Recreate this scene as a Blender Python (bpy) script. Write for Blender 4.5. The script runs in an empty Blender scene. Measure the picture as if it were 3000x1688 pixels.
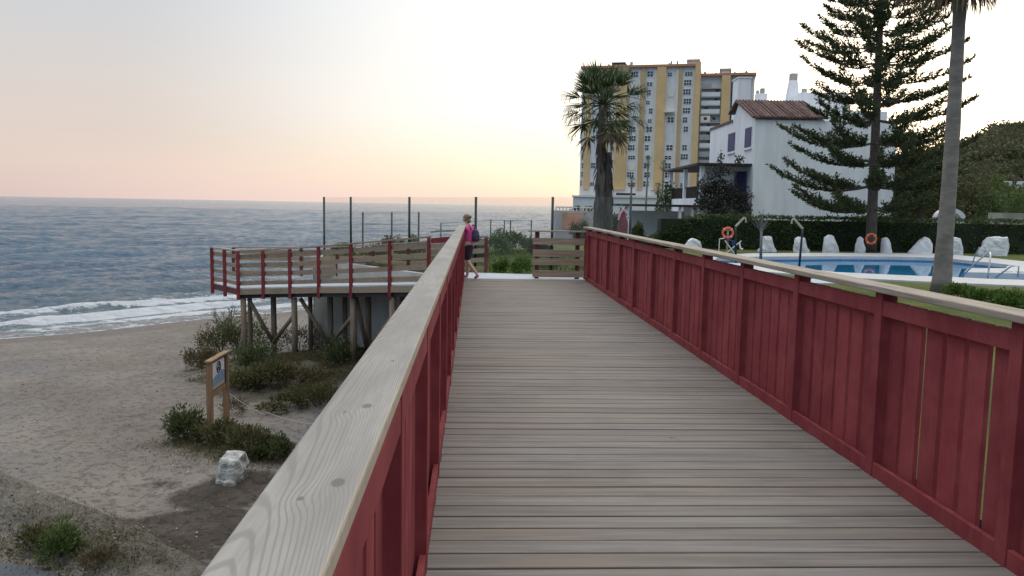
import bpy, bmesh, math, random
import numpy as np
from mathutils import Vector, Matrix

random.seed(7)
rng = np.random.default_rng(7)
scene = bpy.context.scene
COL = scene.collection
R = math.radians

# ------------------------------------------------------------------ camera frame
F, EYE, YAW, PITCH, ROLL = 2350.0, 1.75, R(2.79), R(5.90), 0.0177
CY, SY = math.cos(YAW), math.sin(YAW)
fwd = Vector((SY * math.cos(PITCH), CY * math.cos(PITCH), -math.sin(PITCH)))
rt0 = Vector((CY, -SY, 0.0))
up0 = rt0.cross(fwd)
rt = rt0 * math.cos(ROLL) + up0 * math.sin(ROLL)
upv = up0 * math.cos(ROLL) - rt0 * math.sin(ROLL)
CAM = Vector((0, 0, EYE))


def ray(px, py):
    return fwd + rt * ((px - 1500) / F) - upv * ((py - 844) / F)


def G(px, py, z):                       # point of the level z seen there
    d = ray(px, py)
    return CAM + d * ((z - EYE) / d.z)


def PD(px, py, dist):                   # point at a ground distance along the view
    d = ray(px, py)
    return CAM + d * (dist / math.hypot(d.x, d.y))


def L(u, v, z):                         # u to the right, v away, z up
    return Vector((u * CY + v * SY, -u * SY + v * CY, z))


def FV(px, py, v):                      # (u, z) on the plane at depth v
    d = ray(px, py)
    t = v / (d.x * SY + d.y * CY)
    p = CAM + d * t
    return p.x * CY - p.y * SY, p.z


# ------------------------------------------------------------------ numpy value noise
_tab = np.random.default_rng(3).random((256, 256))


def vnoise(x, y):
    x = np.asarray(x, float); y = np.asarray(y, float)
    xi = np.floor(x).astype(int); yi = np.floor(y).astype(int)
    fx = x - xi; fy = y - yi
    fx = fx * fx * (3 - 2 * fx); fy = fy * fy * (3 - 2 * fy)
    a = _tab[xi & 255, yi & 255]; b = _tab[(xi + 1) & 255, yi & 255]
    c = _tab[xi & 255, (yi + 1) & 255]; d = _tab[(xi + 1) & 255, (yi + 1) & 255]
    return (a * (1 - fx) + b * fx) * (1 - fy) + (c * (1 - fx) + d * fx) * fy


def fbm(x, y, o=4):
    s = 0; a = .5; t = 0
    for k in range(o):
        s = s + a * vnoise(x * 2 ** k + 17.3 * k, y * 2 ** k + 9.1 * k); t += a; a *= .5
    return s / t


def sstep(a, b, x):
    t = np.clip((np.asarray(x, float) - a) / (b - a), 0, 1)
    return t * t * (3 - 2 * t)


# ------------------------------------------------------------------ mesh builder
class MB:
    def __init__(s):
        s.v = []; s.f = []

    def add(s, vs, fs):
        b = len(s.v)
        s.v.extend([tuple(p) for p in vs])
        s.f.extend([tuple(i + b for i in f) for f in fs])
        return s

    def box(s, x0, x1, y0, y1, z0, z1, fn=None):
        vs = [(x, y, z) for z in (z0, z1) for x, y in ((x0, y0), (x1, y0), (x1, y1), (x0, y1))]
        if fn: vs = [fn(*p) for p in vs]
        return s.add(vs, [(3, 2, 1, 0), (4, 5, 6, 7), (0, 1, 5, 4), (1, 2, 6, 5), (2, 3, 7, 6), (3, 0, 4, 7)])

    def boxL(s, u0, u1, v0, v1, z0, z1):
        return s.box(u0, u1, v0, v1, z0, z1, L)

    def plank(s, p0, p1, t, h, lo=0.0):   # upright board between two points, bottom on the line + lo
        p0 = Vector(p0); p1 = Vector(p1)
        d = Vector((p1.x - p0.x, p1.y - p0.y, 0)).normalized()
        n = Vector((-d.y, d.x, 0)) * (t / 2)
        z0 = Vector((0, 0, lo)); z1 = Vector((0, 0, lo + h))
        vs = [p0 - n + z0, p1 - n + z0, p1 + n + z0, p0 + n + z0, p0 - n + z1, p1 - n + z1, p1 + n + z1, p0 + n + z1]
        return s.add(vs, [(3, 2, 1, 0), (4, 5, 6, 7), (0, 1, 5, 4), (1, 2, 6, 5), (2, 3, 7, 6), (3, 0, 4, 7)])

    def tube(s, pts, rad, n=10, cap=True):
        pts = [Vector(p) for p in pts]
        if not hasattr(rad, '__len__'): rad = [rad] * len(pts)
        rings = []
        ref = None
        for i, p in enumerate(pts):
            t = (pts[min(i + 1, len(pts) - 1)] - pts[max(i - 1, 0)]).normalized()
            if ref is None:
                ref = Vector((1, 0, 0)) if abs(t.x) < .9 else Vector((0, 1, 0))
            a = (ref - t * ref.dot(t)).normalized(); b = t.cross(a); ref = a
            rings.append([p + (a * math.cos(2 * math.pi * k / n) + b * math.sin(2 * math.pi * k / n)) * rad[i] for k in range(n)])
        vs = [q for r_ in rings for q in r_]
        fs = [(i * n + k, i * n + (k + 1) % n, (i + 1) * n + (k + 1) % n, (i + 1) * n + k) for i in range(len(pts) - 1) for k in range(n)]
        if cap:
            fs.append(tuple(range(n - 1, -1, -1))); fs.append(tuple((len(pts) - 1) * n + k for k in range(n)))
        return s.add(vs, fs)

    def prism(s, poly, z0, z1):
        n = len(poly)
        vs = [(p[0], p[1], z0) for p in poly] + [(p[0], p[1], z1) for p in poly]
        fs = [tuple(range(n - 1, -1, -1)), tuple(range(n, 2 * n))] + [(i, (i + 1) % n, n + (i + 1) % n, n + i) for i in range(n)]
        return s.add(vs, fs)

    def lathe(s, prof, c, n=16):
        c = Vector(c)
        vs = []
        for r_, z in prof:
            vs += [c + Vector((r_ * math.cos(2 * math.pi * k / n), r_ * math.sin(2 * math.pi * k / n), z)) for k in range(n)]
        fs = [(i * n + k, i * n + (k + 1) % n, (i + 1) * n + (k + 1) % n, (i + 1) * n + k) for i in range(len(prof) - 1) for k in range(n)]
        fs += [tuple(range(n - 1, -1, -1)), tuple((len(prof) - 1) * n + k for k in range(n))]
        return s.add(vs, fs)

    def torus(s, c, a, b, r0, r1, n=28, m=10):
        c = Vector(c); a = Vector(a).normalized(); b = Vector(b).normalized(); w = a.cross(b)
        vs = []
        for i in range(n):
            t = 2 * math.pi * i / n; d = a * math.cos(t) + b * math.sin(t)
            for k in range(m):
                q = 2 * math.pi * k / m
                vs.append(c + d * (r0 + r1 * math.cos(q)) + w * (r1 * math.sin(q)))
        fs = [(i * m + k, ((i + 1) % n) * m + k, ((i + 1) % n) * m + (k + 1) % m, i * m + (k + 1) % m) for i in range(n) for k in range(m)]
        return s.add(vs, fs)

    def ball(s, c, r, n=12, m=8):
        c = Vector(c)
        if not hasattr(r, '__len__'): r = (r, r, r)
        vs = [c + Vector((0, 0, -r[2]))]
        for i in range(1, m):
            t = -math.pi / 2 + math.pi * i / m
            vs += [c + Vector((r[0] * math.cos(t) * math.cos(2 * math.pi * k / n), r[1] * math.cos(t) * math.sin(2 * math.pi * k / n), r[2] * math.sin(t))) for k in range(n)]
        vs.append(c + Vector((0, 0, r[2])))
        fs = [(0, 1 + (k + 1) % n, 1 + k) for k in range(n)]
        fs += [(1 + i * n + k, 1 + i * n + (k + 1) % n, 1 + (i + 1) * n + (k + 1) % n, 1 + (i + 1) * n + k) for i in range(m - 2) for k in range(n)]
        e = len(vs) - 1; b = 1 + (m - 2) * n
        fs += [(b + k, b + (k + 1) % n, e) for k in range(n)]
        return s.add(vs, fs)

    def build(s, name, mat, parent=None, smooth=False, bevel=0.0):
        return mesh_obj(name, s.v, s.f, mat, parent, smooth, bevel)


def link(o, parent=None):
    COL.objects.link(o)
    if parent is not None:
        o.parent = parent
        w = parent.location.copy(); q = parent.parent
        while q is not None:
            w = w + q.location; q = q.parent
        o.matrix_parent_inverse = Matrix.Translation(-w) if parent.type == 'EMPTY' else Matrix.Identity(4)
    return o


def mesh_obj(name, vs, fs, mat, parent=None, smooth=False, bevel=0.0):
    me = bpy.data.meshes.new(name)
    me.from_pydata(vs, [], fs)
    me.update()
    if mat: me.materials.append(mat)
    if smooth: me.polygons.foreach_set('use_smooth', [True] * len(me.polygons))
    o = bpy.data.objects.new(name, me)
    link(o, parent)
    if bevel:
        b = o.modifiers.new('edge', 'BEVEL'); b.width = bevel; b.segments = 2; b.limit_method = 'ANGLE'
    return o


def tag(o, label, cat, group=None):
    o['label'] = label; o['category'] = cat
    if group: o['group'] = group
    return o


def thing(name, loc, label, cat, group=None):
    o = bpy.data.objects.new(name, None); o.empty_display_size = .2
    COL.objects.link(o); o.location = loc
    return tag(o, label, cat, group)


def kind(o, k='structure'):
    o['kind'] = k
    return o


# many leaf-sized faces given by arrays
def leaf_mesh(name, P, D, S, ln, wd, mat, parent=None):
    """P bases, D directions, S side vectors (unit), ln lengths, wd widths -> diamond leaves"""
    n = len(P)
    ln = np.broadcast_to(np.asarray(ln, float).reshape(-1, 1), (n, 1)); wd = np.broadcast_to(np.asarray(wd, float).reshape(-1, 1), (n, 1))
    V = np.empty((n, 4, 3))
    V[:, 0] = P
    V[:, 1] = P + D * ln * .45 + S * wd * .5
    V[:, 2] = P + D * ln
    V[:, 3] = P + D * ln * .45 - S * wd * .5
    me = bpy.data.meshes.new(name)
    me.vertices.add(n * 4); me.vertices.foreach_set('co', V.reshape(-1))
    me.loops.add(n * 4); me.loops.foreach_set('vertex_index', np.arange(n * 4, dtype=np.int32))
    me.polygons.add(n); me.polygons.foreach_set('loop_start', np.arange(0, n * 4, 4, dtype=np.int32))
    try: me.polygons.foreach_set('loop_total', np.full(n, 4, dtype=np.int32))
    except Exception: pass
    me.update(calc_edges=True); me.validate()
    me.materials.append(mat)
    o = bpy.data.objects.new(name, me)
    return link(o, parent)


def unit(a):
    return a / np.maximum(np.linalg.norm(a, axis=-1, keepdims=True), 1e-9)


def rand_dirs(n, g=rng):
    return unit(g.normal(size=(n, 3)))


def side_of(D, g=rng):
    return unit(np.cross(D, rand_dirs(len(D), g)))


def clump_points(c, r, n, g, k=14, spread=.38, low=-.15):
    """points spread over lumps covering an ellipsoid: uneven outline with gaps"""
    d = rand_dirs(k, g); d[:, 2] = np.abs(d[:, 2]) * 1.1 + low
    d = unit(d) * g.uniform(.45, .88, (k, 1))
    s = g.uniform(.6, 1.15, k)
    i = g.integers(0, k, n)
    q = rand_dirs(n, g) * (g.random((n, 1)) ** .45) * spread * s[i][:, None]
    p = (d[i] + q)
    out = unit(q + d[i] * .4)
    return np.array(c) + p * np.array(r), out


def bush(name, c, r, n, leaf, mat, label, seed, group=None, k=14, cat='shrub', up=.4, stem=None, spread=.42, wr=.5):
    g = np.random.default_rng(seed)
    c = Vector(c)
    root = thing(name, c, label, cat, group)
    P, out = clump_points((c.x, c.y, c.z + r[2] * .35), r, n, g, k, spread)
    P[:, 2] = np.maximum(P[:, 2], c.z - .02)
    D = unit(out * .7 + rand_dirs(n, g) * .7 + np.array([0, 0, up]))
    leaf_mesh('foliage', P, D, side_of(D, g), leaf * g.uniform(.6, 1.3, n), leaf * wr * g.uniform(.7, 1.2, n), mat, root)
    if stem:
        m = MB()
        for q in range(7):
            a = g.uniform(0, 6.28); e = Vector((math.cos(a) * r[0] * .55, math.sin(a) * r[1] * .55, r[2] * .9))
            m.tube([c + Vector((0, 0, -.05)), c + e * .5 + Vector((0, 0, .1 * r[2])), c + e], [.02 * stem, .014 * stem, .006 * stem], 5)
        m.build('stem', MAT['bark'], root)
    return root
# ------------------------------------------------------------------ materials
class NT:
    def __init__(s, tree): s.t = tree

    def n(s, typ, **kw):
        nd = s.t.nodes.new(typ)
        for k, v in kw.items(): setattr(nd, k, v)
        return nd

    def put(s, sock, val):
        if isinstance(val, E): val = val.s
        if isinstance(val, bpy.types.NodeSocket): s.t.links.new(val, sock)
        elif val is not None:
            if hasattr(sock.default_value, '__len__') and not hasattr(val, '__len__'): val = (val,) * len(sock.default_value)
            if hasattr(val, '__len__') and len(sock.default_value) == 4 and len(val) == 3: val = tuple(val) + (1,)
            sock.default_value = val

    def math(s, op, a, b=None, c=None):
        nd = s.n('ShaderNodeMath', operation=op)
        s.put(nd.inputs[0], a)
        if b is not None: s.put(nd.inputs[1], b)
        if c is not None: s.put(nd.inputs[2], c)
        return E(s, nd.outputs[0])

    def vmath(s, op, a, b=None):
        nd = s.n('ShaderNodeVectorMath', operation=op)
        s.put(nd.inputs[0], a)
        if b is not None: s.put(nd.inputs[1], b)
        return E(s, nd.outputs['Value'] if op in ('DOT_PRODUCT', 'LENGTH', 'DISTANCE') else nd.outputs[0])

    def noise(s, vec, scale, detail=4, rough=.55, dist=0.0):
        nd = s.n('ShaderNodeTexNoise')
        s.put(nd.inputs['Vector'], vec); nd.inputs['Scale'].default_value = scale
        nd.inputs['Detail'].default_value = detail; nd.inputs['Roughness'].default_value = rough; nd.inputs['Distortion'].default_value = dist
        return E(s, nd.outputs[0])

    def voro(s, vec, scale, feature='F1', out=0):
        nd = s.n('ShaderNodeTexVoronoi', feature=feature)
        s.put(nd.inputs['Vector'], vec); nd.inputs['Scale'].default_value = scale
        return E(s, nd.outputs[out])

    def ramp(s, fac, stops, interp='LINEAR'):
        nd = s.n('ShaderNodeValToRGB'); cr = nd.color_ramp; cr.interpolation = interp
        while len(cr.elements) < len(stops): cr.elements.new(.5)
        for e, (p, c) in zip(cr.elements, stops):
            e.position = p; e.color = tuple(c) + (1,) if hasattr(c, '__len__') else (c, c, c, 1)
        s.put(nd.inputs[0], fac)
        return E(s, nd.outputs[0])

    def mix(s, fac, a, b, mode='MIX'):
        nd = s.n('ShaderNodeMix', data_type='RGBA', blend_type=mode)
        s.put(nd.inputs[0], fac); s.put(nd.inputs[6], a); s.put(nd.inputs[7], b)
        return E(s, nd.outputs[2])

    def step(s, a, b, x):
        nd = s.n('ShaderNodeMapRange', interpolation_type='SMOOTHSTEP')
        s.put(nd.inputs['Value'], x); nd.inputs['From Min'].default_value = a; nd.inputs['From Max'].default_value = b
        return E(s, nd.outputs[0])

    def xyz(s, vec):
        nd = s.n('ShaderNodeSeparateXYZ'); s.put(nd.inputs[0], vec)
        return [E(s, nd.outputs[i]) for i in range(3)]

    def vec(s, x, y, z):
        nd = s.n('ShaderNodeCombineXYZ')
        for i, q in enumerate((x, y, z)): s.put(nd.inputs[i], q)
        return E(s, nd.outputs[0])

    def attr(s, name):
        nd = s.n('ShaderNodeAttribute', attribute_name=name)
        return E(s, nd.outputs['Fac'])

    def obj(s):
        return E(s, s.n('ShaderNodeTexCoord').outputs['Object'])

    def island(s):
        return E(s, s.n('ShaderNodeNewGeometry').outputs['Random Per Island'])

    def bump(s, h, strength, dist=.01, normal=None):
        nd = s.n('ShaderNodeBump'); nd.inputs['Strength'].default_value = strength; nd.inputs['Distance'].default_value = dist
        s.put(nd.inputs['Height'], h)
        if normal is not None: s.put(nd.inputs['Normal'], normal)
        return E(s, nd.outputs[0])


class E:
    def __init__(s, nt, sock): s.nt = nt; s.s = sock
    def __add__(s, o): return s.nt.math('ADD', s, o)
    __radd__ = __add__
    def __sub__(s, o): return s.nt.math('SUBTRACT', s, o)
    def __rsub__(s, o): return s.nt.math('SUBTRACT', o, s)
    def __mul__(s, o): return s.nt.math('MULTIPLY', s, o)
    __rmul__ = __mul__
    def __truediv__(s, o): return s.nt.math('DIVIDE', s, o)


MAT = {}


def new_mat(name):
    m = bpy.data.materials.new(name); m.use_nodes = True
    nt = NT(m.node_tree)
    b = m.node_tree.nodes['Principled BSDF']
    MAT[name] = m
    return m, nt, b


def simple(name, c, rough=.7, var=.25, scale=6.0, bump=.15, bdist=.01, metal=0.0, spec=.4, detail=5, isl=0.0, stretch=None):
    m, nt, b = new_mat(name)
    co = nt.obj()
    if stretch: co = nt.vmath('MULTIPLY', co, stretch)
    f = nt.noise(co, scale, detail, .6)
    lo = tuple(x * (1 - var) for x in c); hi = tuple(min(1, x * (1 + var)) for x in c)
    col = nt.mix(nt.step(.25, .75, f), lo, hi)
    if isl:
        col = nt.mix(1.0, col, nt.ramp(nt.island(), [(0, 1 - isl), (1, 1 + isl * .0 + 0)]), 'MULTIPLY')
    nt.put(b.inputs['Base Color'], col)
    b.inputs['Roughness'].default_value = rough; b.inputs['Metallic'].default_value = metal
    b.inputs['Specular IOR Level'].default_value = spec
    if bump:
        nt.put(b.inputs['Normal'], nt.bump(nt.noise(co, scale * 3, 6, .65), bump, bdist))
    return m


def leafmat(name, cols, rough=.55, trans=.3, patch=1.2):
    """leaf colours: varied leaf by leaf and in loose patches"""
    m, nt, b = new_mat(name)
    f = nt.island() * .65 + nt.noise(nt.obj(), patch, 3) * .5 - .1
    n = len(cols)
    col = nt.ramp(f, [(i / (n - 1), c) for i, c in enumerate(cols)])
    nt.put(b.inputs['Base Color'], col); b.inputs['Roughness'].default_value = rough
    b.inputs['Specular IOR Level'].default_value = .3
    tr = nt.n('ShaderNodeBsdfTranslucent'); nt.put(tr.inputs[0], col)
    mx = nt.n('ShaderNodeMixShader'); mx.inputs[0].default_value = trans
    out = m.node_tree.nodes['Material Output']
    m.node_tree.links.new(b.outputs[0], mx.inputs[1]); m.node_tree.links.new(tr.outputs[0], mx.inputs[2])
    m.node_tree.links.new(mx.outputs[0], out.inputs[0])
    return m


def woodmat(name, axis, lo, hi, tint, rough=.8, streak=34.0, knots=True, var=.3, bump=.35):
    """weathered boards: grain runs along `axis`, each board with its own tone"""
    m, nt, b = new_mat(name)
    co = nt.obj(); isl = nt.island()
    x, y, z = nt.xyz(co)
    sc = [1.0, 1.0, 1.0]; sc[axis] = .045
    off = nt.vec(isl * 13.7, isl * 31.1, isl * 7.9)
    st = nt.vmath('ADD', nt.vmath('MULTIPLY', co, tuple(sc)), off)
    sc2 = [1.0, 1.0, 1.0]; sc2[axis] = .16
    st2 = nt.vmath('ADD', nt.vmath('MULTIPLY', co, tuple(sc2)), off)
    g1 = nt.noise(st, streak, 5, .62, .35)
    g2 = nt.noise(st2, 5.0, 3, .5)
    grain = nt.step(.3, .7, g1)
    col = nt.mix(grain, lo, hi)
    col = nt.mix(nt.step(.45, .75, g2) * .55, col, tint)
    tone = nt.ramp(isl, [(0, (1 - var, 1 - var, 1 - var)), (.3, (1 - var * .2, 1 - var * .5, 1 - var * .75)), (.6, (1 - var * .5, 1 - var * .45, 1 - var * .4)), (1, (1.0, .985, .96))])
    col = nt.mix(1.0, col, tone, 'MULTIPLY')
    if knots:
        v = nt.voro(nt.vmath('ADD', nt.vmath('MULTIPLY', co, (1, 1, 1)), off), 2.6)
        kn = 1.0 - nt.step(.02, .055, v)
        col = nt.mix(kn * .75, col, tuple(q * .35 for q in lo))
    dirt = nt.noise(co, 1.1, 5, .65)
    col = nt.mix(nt.step(.48, .72, dirt) * .30, col, tuple(q * .55 for q in lo))
    nt.put(b.inputs['Base Color'], col)
    b.inputs['Roughness'].default_value = rough; b.inputs['Specular IOR Level'].default_value = .25
    nt.put(b.inputs['Normal'], nt.bump(g1, bump, .004))
    return m


woodmat('deck_wood', 0, (.175, .160, .145), (.262, .243, .222), (.245, .205, .175), var=.19, streak=22, bump=.2)
woodmat('slat_wood', 0, (.24, .205, .16), (.41, .36, .295), (.35, .25, .165), var=.30, streak=30)
woodmat('rail_wood', 1, (.22, .20, .17), (.42, .39, .34), (.36, .31, .25), var=.2, streak=40)
woodmat('sign_wood', 2, (.20, .125, .07), (.37, .26, .165), (.30, .18, .09), var=.2)
simple('pile_wood', (.20, .155, .11), .85, .35, 5, .4, .01, stretch=(3, 3, .4))

# the near handrail: flat-sawn grain with arches and a few knots
m, nt, b = new_mat('cap_wood')
co = nt.obj(); x, y, z = nt.xyz(co); isl = nt.island()
yy = y + isl * 23.0
wob = nt.noise(nt.vec(0.0, yy * .7, 3.1), 1.0, 1, .5)
hgt = nt.noise(nt.vec(7.7, yy * .36, 1.3), 1.0, 1, .4)
xr = x + .345 + (wob - .5) * .13
hh = .045 + hgt * .20
knots = [(p.x, p.y, r_) for p, r_ in zip( (G(990, 1415, 1.27), G(1075, 1190, 1.27), G(880, 1462, 1.27), G(1150, 1058, 1.27), G(1010, 1208, 1.27)), (.0155, .0155, .007, .008, .006))]
bend = None; kcol = None
for kx, ky, kr in knots:
    dx = (x - kx) * 1.0; dy = (y - ky) * .42
    q = dx * dx + dy * dy
    e = nt.math('EXPONENT', q * -1500.0)
    bend = e if bend is None else bend + e
    dy2 = (y - ky) * .55
    kk = 1.0 - nt.step(kr * .5, kr, nt.math('SQRT', dx * dx + dy2 * dy2))
    kcol = kk if kcol is None else nt.math('MAXIMUM', kcol, kk)
fine = nt.noise(nt.vec(x * 1.0, y * .05, z), 90.0, 3, .6)
rr = nt.math('SQRT', xr * xr + hh * hh) + bend * .007 + (nt.noise(nt.vec(x, yy * .12, z), 14.0, 3, .5) - .5) * .005
ring = nt.math('SINE', rr * 1650.0)
ring = nt.step(.25, 1.0, ring) * nt.step(.15, .7, nt.noise(nt.vec(x * 2.0, yy * .35, 2.0), 3.0, 3) + .1)
big = nt.noise(nt.vec(x * 2.0, yy * .5, z), 2.5, 4)
base = nt.mix(nt.step(.3, .7, big), (.255, .241, .22), (.345, .329, .30))
colr = nt.mix(ring * .5, base, (.155, .145, .13))
colr = nt.mix(nt.step(.35, .75, fine) * .45, colr, (.20, .188, .17))
colr = nt.mix(kcol * .8, colr, (.13, .115, .095))
colr = nt.mix(nt.step(-.197, -.188, x) * .5, colr, (.50, .40, .28))  # warm highlight painted along the deck-side edge of the handrail
spl = 1.0 - nt.step(.02, .04, nt.voro(nt.vec(x, y * .6, z), 3.1))
colr = nt.mix(spl * .5, colr, (.62, .62, .60))
nt.put(b.inputs['Base Color'], colr); b.inputs['Roughness'].default_value = .75; b.inputs['Specular IOR Level'].default_value = .25
nt.put(b.inputs['Normal'], nt.bump(fine * .5 - ring * .6 - kcol, .35, .002))

# red painted boards
m, nt, b = new_mat('red_paint')
co = nt.obj(); isl = nt.island()
st = nt.noise(nt.vmath('MULTIPLY', co, (1, 1, .07)), 60, 4, .6)
pt = nt.noise(co, 3.5, 4, .6)
colr = nt.mix(nt.step(.3, .75, pt), (.25, .046, .054), (.345, .078, .082))
colr = nt.mix(1.0, colr, nt.ramp(isl, [(0, .72), (1, 1.0)]), 'MULTIPLY')
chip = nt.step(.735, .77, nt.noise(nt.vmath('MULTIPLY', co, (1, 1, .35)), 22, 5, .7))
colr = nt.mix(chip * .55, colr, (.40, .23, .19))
colr = nt.mix(nt.step(.45, .75, st) * .30, colr, (.14, .026, .032))
low = nt.noise(nt.vmath('MULTIPLY', co, (2, 2, .5)), 5, 4, .6)
colr = nt.mix(nt.step(.55, .75, low) * .22, colr, (.30, .13, .12))
nt.put(b.inputs['Base Color'], colr); b.inputs['Roughness'].default_value = .8; b.inputs['Specular IOR Level'].default_value = .14
nt.put(b.inputs['Normal'], nt.bump(st, .3, .003))
simple('red_dark', (.12, .03, .03), .7, .3, 8, .3)

# sand
m, nt, b = new_mat('sand')
co = nt.obj()
soil = nt.attr('soil'); wet = nt.attr('wet'); bank = nt.attr('bank')
n1 = nt.noise(co, .35, 5, .6); n2 = nt.noise(co, 2.3, 6, .65); n3 = nt.noise(co, 26, 4, .7); n4 = nt.noise(co, 1.1, 4, .6)
col = nt.mix(nt.step(.35, .68, n1), (.190, .165, .139), (.262, .232, .198))
n6 = nt.noise(co, 6.5, 5, .7)
col = nt.mix(nt.step(.35, .7, n2) * .45, col, (.165, .150, .136))
col = nt.mix(nt.step(.52, .72, n6) * .28, col, (.125, .114, .105))
col = nt.mix(nt.step(.45, .7, nt.noise(co, .22, 3)) * .5, col, (.175, .175, .18))
col = nt.mix(nt.step(.60, .74, n3) * .32, col, (.11, .10, .092))
col = nt.mix((1.0 - nt.step(.26, .38, n3)) * .25, col, (.36, .34, .32))
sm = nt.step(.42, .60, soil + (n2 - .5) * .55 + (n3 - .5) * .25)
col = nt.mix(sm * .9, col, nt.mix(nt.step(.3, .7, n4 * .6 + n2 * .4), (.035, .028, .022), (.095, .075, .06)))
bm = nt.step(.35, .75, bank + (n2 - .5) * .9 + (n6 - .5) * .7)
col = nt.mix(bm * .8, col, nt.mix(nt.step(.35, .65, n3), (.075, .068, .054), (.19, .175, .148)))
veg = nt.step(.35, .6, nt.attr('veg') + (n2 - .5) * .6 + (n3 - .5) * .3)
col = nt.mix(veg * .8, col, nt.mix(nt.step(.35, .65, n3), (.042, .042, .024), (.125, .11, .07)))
wm = nt.step(.35, .75, wet + (n1 - .5) * .35)
col = nt.mix(wm * .75, col, (.115, .092, .076))
nt.put(b.inputs['Base Color'], col)
nt.put(b.inputs['Roughness'], .92 - wm * .35); b.inputs['Specular IOR Level'].default_value = .25
dent = 1.0 - nt.step(.04, .19, nt.voro(nt.vmath('ADD', nt.vmath('MULTIPLY', co, (1.0, 1.6, 1)), nt.vec(n2 * .5, n6 * .3, 0.0)), 1.7))
h = n2 * .9 - dent * .75 + n3 * .22 - nt.step(.5, .68, n6) * .5 + n6 * .4
nt.put(b.inputs['Normal'], nt.bump(h, .95, .085))

# lawn
m, nt, b = new_mat('lawn')
co = nt.obj()
n1 = nt.noise(co, .5, 5, .6); n2 = nt.noise(co, 9, 5, .7)
col = nt.mix(nt.step(.3, .7, n1), (.075, .105, .026), (.15, .17, .045))
col = nt.mix(nt.step(.5, .8, n2) * .6, col, (.19, .175, .075))
col = nt.mix((1 - nt.step(.25, .45, n2)) * .6, col, (.03, .05, .014))
nt.put(b.inputs['Base Color'], col); b.inputs['Roughness'].default_value = .9; b.inputs['Specular IOR Level'].default_value = .15
nt.put(b.inputs['Normal'], nt.bump(nt.noise(co, 22, 4, .7), 1.0, .06))

# sea
m, nt, b = new_mat('sea')
co = nt.obj(); x, y, z = nt.xyz(co)
foam = nt.attr('foam'); far = nt.attr('far'); shal = nt.attr('shallow')
w1 = nt.noise(nt.vmath('MULTIPLY', co, (.5, 1, 1)), 1.5, 6, .62, .25)
w2 = nt.noise(nt.vmath('MULTIPLY', co, (.3, 1, 1)), .35, 5, .6, .4)
w3 = nt.noise(nt.vmath('MULTIPLY', co, (.25, 1, 1)), .045, 4, .55)
base = nt.mix(nt.step(.3, .7, w3), (.022, .080, .150), (.045, .118, .190))
base = nt.mix(shal * .7, base, (.15, .185, .18))
base = nt.mix(nt.step(.52, .72, w1) * .55, base, (.13, .225, .31))  # crests painted lighter, imitating facets that reflect the sky
base = nt.mix((1.0 - nt.step(.30, .46, w1)) * .5, base, (.010, .035, .07))  # troughs painted darker, imitating facets that reflect less
ff = nt.noise(nt.vmath('MULTIPLY', co, (.8, 1, 1)), 1.5, 8, .72, .8)
fm = nt.step(.42, .66, foam + (ff - .5) * 1.5) * .9
base = nt.mix(fm, base, (.70, .72, .76))
nt.put(b.inputs['Base Color'], base)
nt.put(b.inputs['Roughness'], .13 + fm * .5)
b.inputs['Specular IOR Level'].default_value = .55
b.inputs['IOR'].default_value = 1.33
hh = w1 * .85 + w2 * .9 + nt.noise(nt.vmath('MULTIPLY', co, (.6, 1, 1)), 7, 4, .65) * .16
nb = nt.n('ShaderNodeBump'); nb.inputs['Distance'].default_value = 1.3
nt.put(nb.inputs['Height'], hh); nt.put(nb.inputs['Strength'], .9)
nt.put(b.inputs['Normal'], E(nt, nb.outputs[0]))

# pool
m, nt, b = new_mat('pool_water')
co = nt.obj()
nt.put(b.inputs['Base Color'], nt.mix(nt.step(.3, .7, nt.noise(co, .25, 3)), (.012, .14, .32), (.03, .22, .42)))
b.inputs['Roughness'].default_value = .03; b.inputs['IOR'].default_value = 1.33
nt.put(b.inputs['Normal'], nt.bump(nt.noise(nt.vmath('MULTIPLY', co, (1, .5, 1)), 1.2, 3), .02, .05))
m, nt, b = new_mat('pool_tile')
br = nt.n('ShaderNodeTexBrick'); nt.put(br.inputs['Vector'], nt.obj()); br.inputs['Scale'].default_value = 9
br.inputs['Color1'].default_value = (.05, .15, .32, 1); br.inputs['Color2'].default_value = (.07, .19, .38, 1); br.inputs['Mortar'].default_value = (.2, .3, .4, 1)
br.inputs['Mortar Size'].default_value = .012
nt.put(b.inputs['Base Color'], E(nt, br.outputs[0])); b.inputs['Roughness'].default_value = .3

simple('coping', (.52, .525, .52), .75, .10, 2.2, .12)
simple('white_wall', (.78, .80, .82), .85, .09, 1.6, .2, .02, stretch=(1.4, 1.4, .22))
simple('white_rock', (.68, .70, .72), .8, .14, 3.0, .5, .04)
simple('dirty_rock', (.46, .46, .43), .9, .55, 7.0, .8, .06)
simple('concrete', (.40, .39, .36), .85, .18, 1.3, .25, .01)
simple('slab_grey', (.075, .082, .095), .9, .25, 1.5, .25, .01)
simple('path_paving', (.45, .49, .53), .8, .08, 1.2, .15)
simple('pale_stone', (.36, .34, .29), .9, .25, 1.5, .4, .03)
simple('ochre', (.70, .48, .235), .8, .10, .25, .1)
simple('ochre_dark', (.54, .38, .21), .8, .10, .25, .1)
simple('orange_trim', (.50, .26, .15), .8, .12, .6, .1)
simple('cream', (.76, .70, .60), .85, .07, .4, .1)
simple('facade_white', (.72, .735, .74), .8, .07, .35, .1)
simple('grey_wall', (.38, .38, .37), .85, .15, .5, .15)
simple('pane', (.04, .045, .06), .15, .3, .5, 0)
simple('dark_trim', (.035, .03, .03), .7, .3, 2, .1)
simple('orange_brick', (.52, .27, .17), .85, .25, 1.0, .3, .03)
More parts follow.
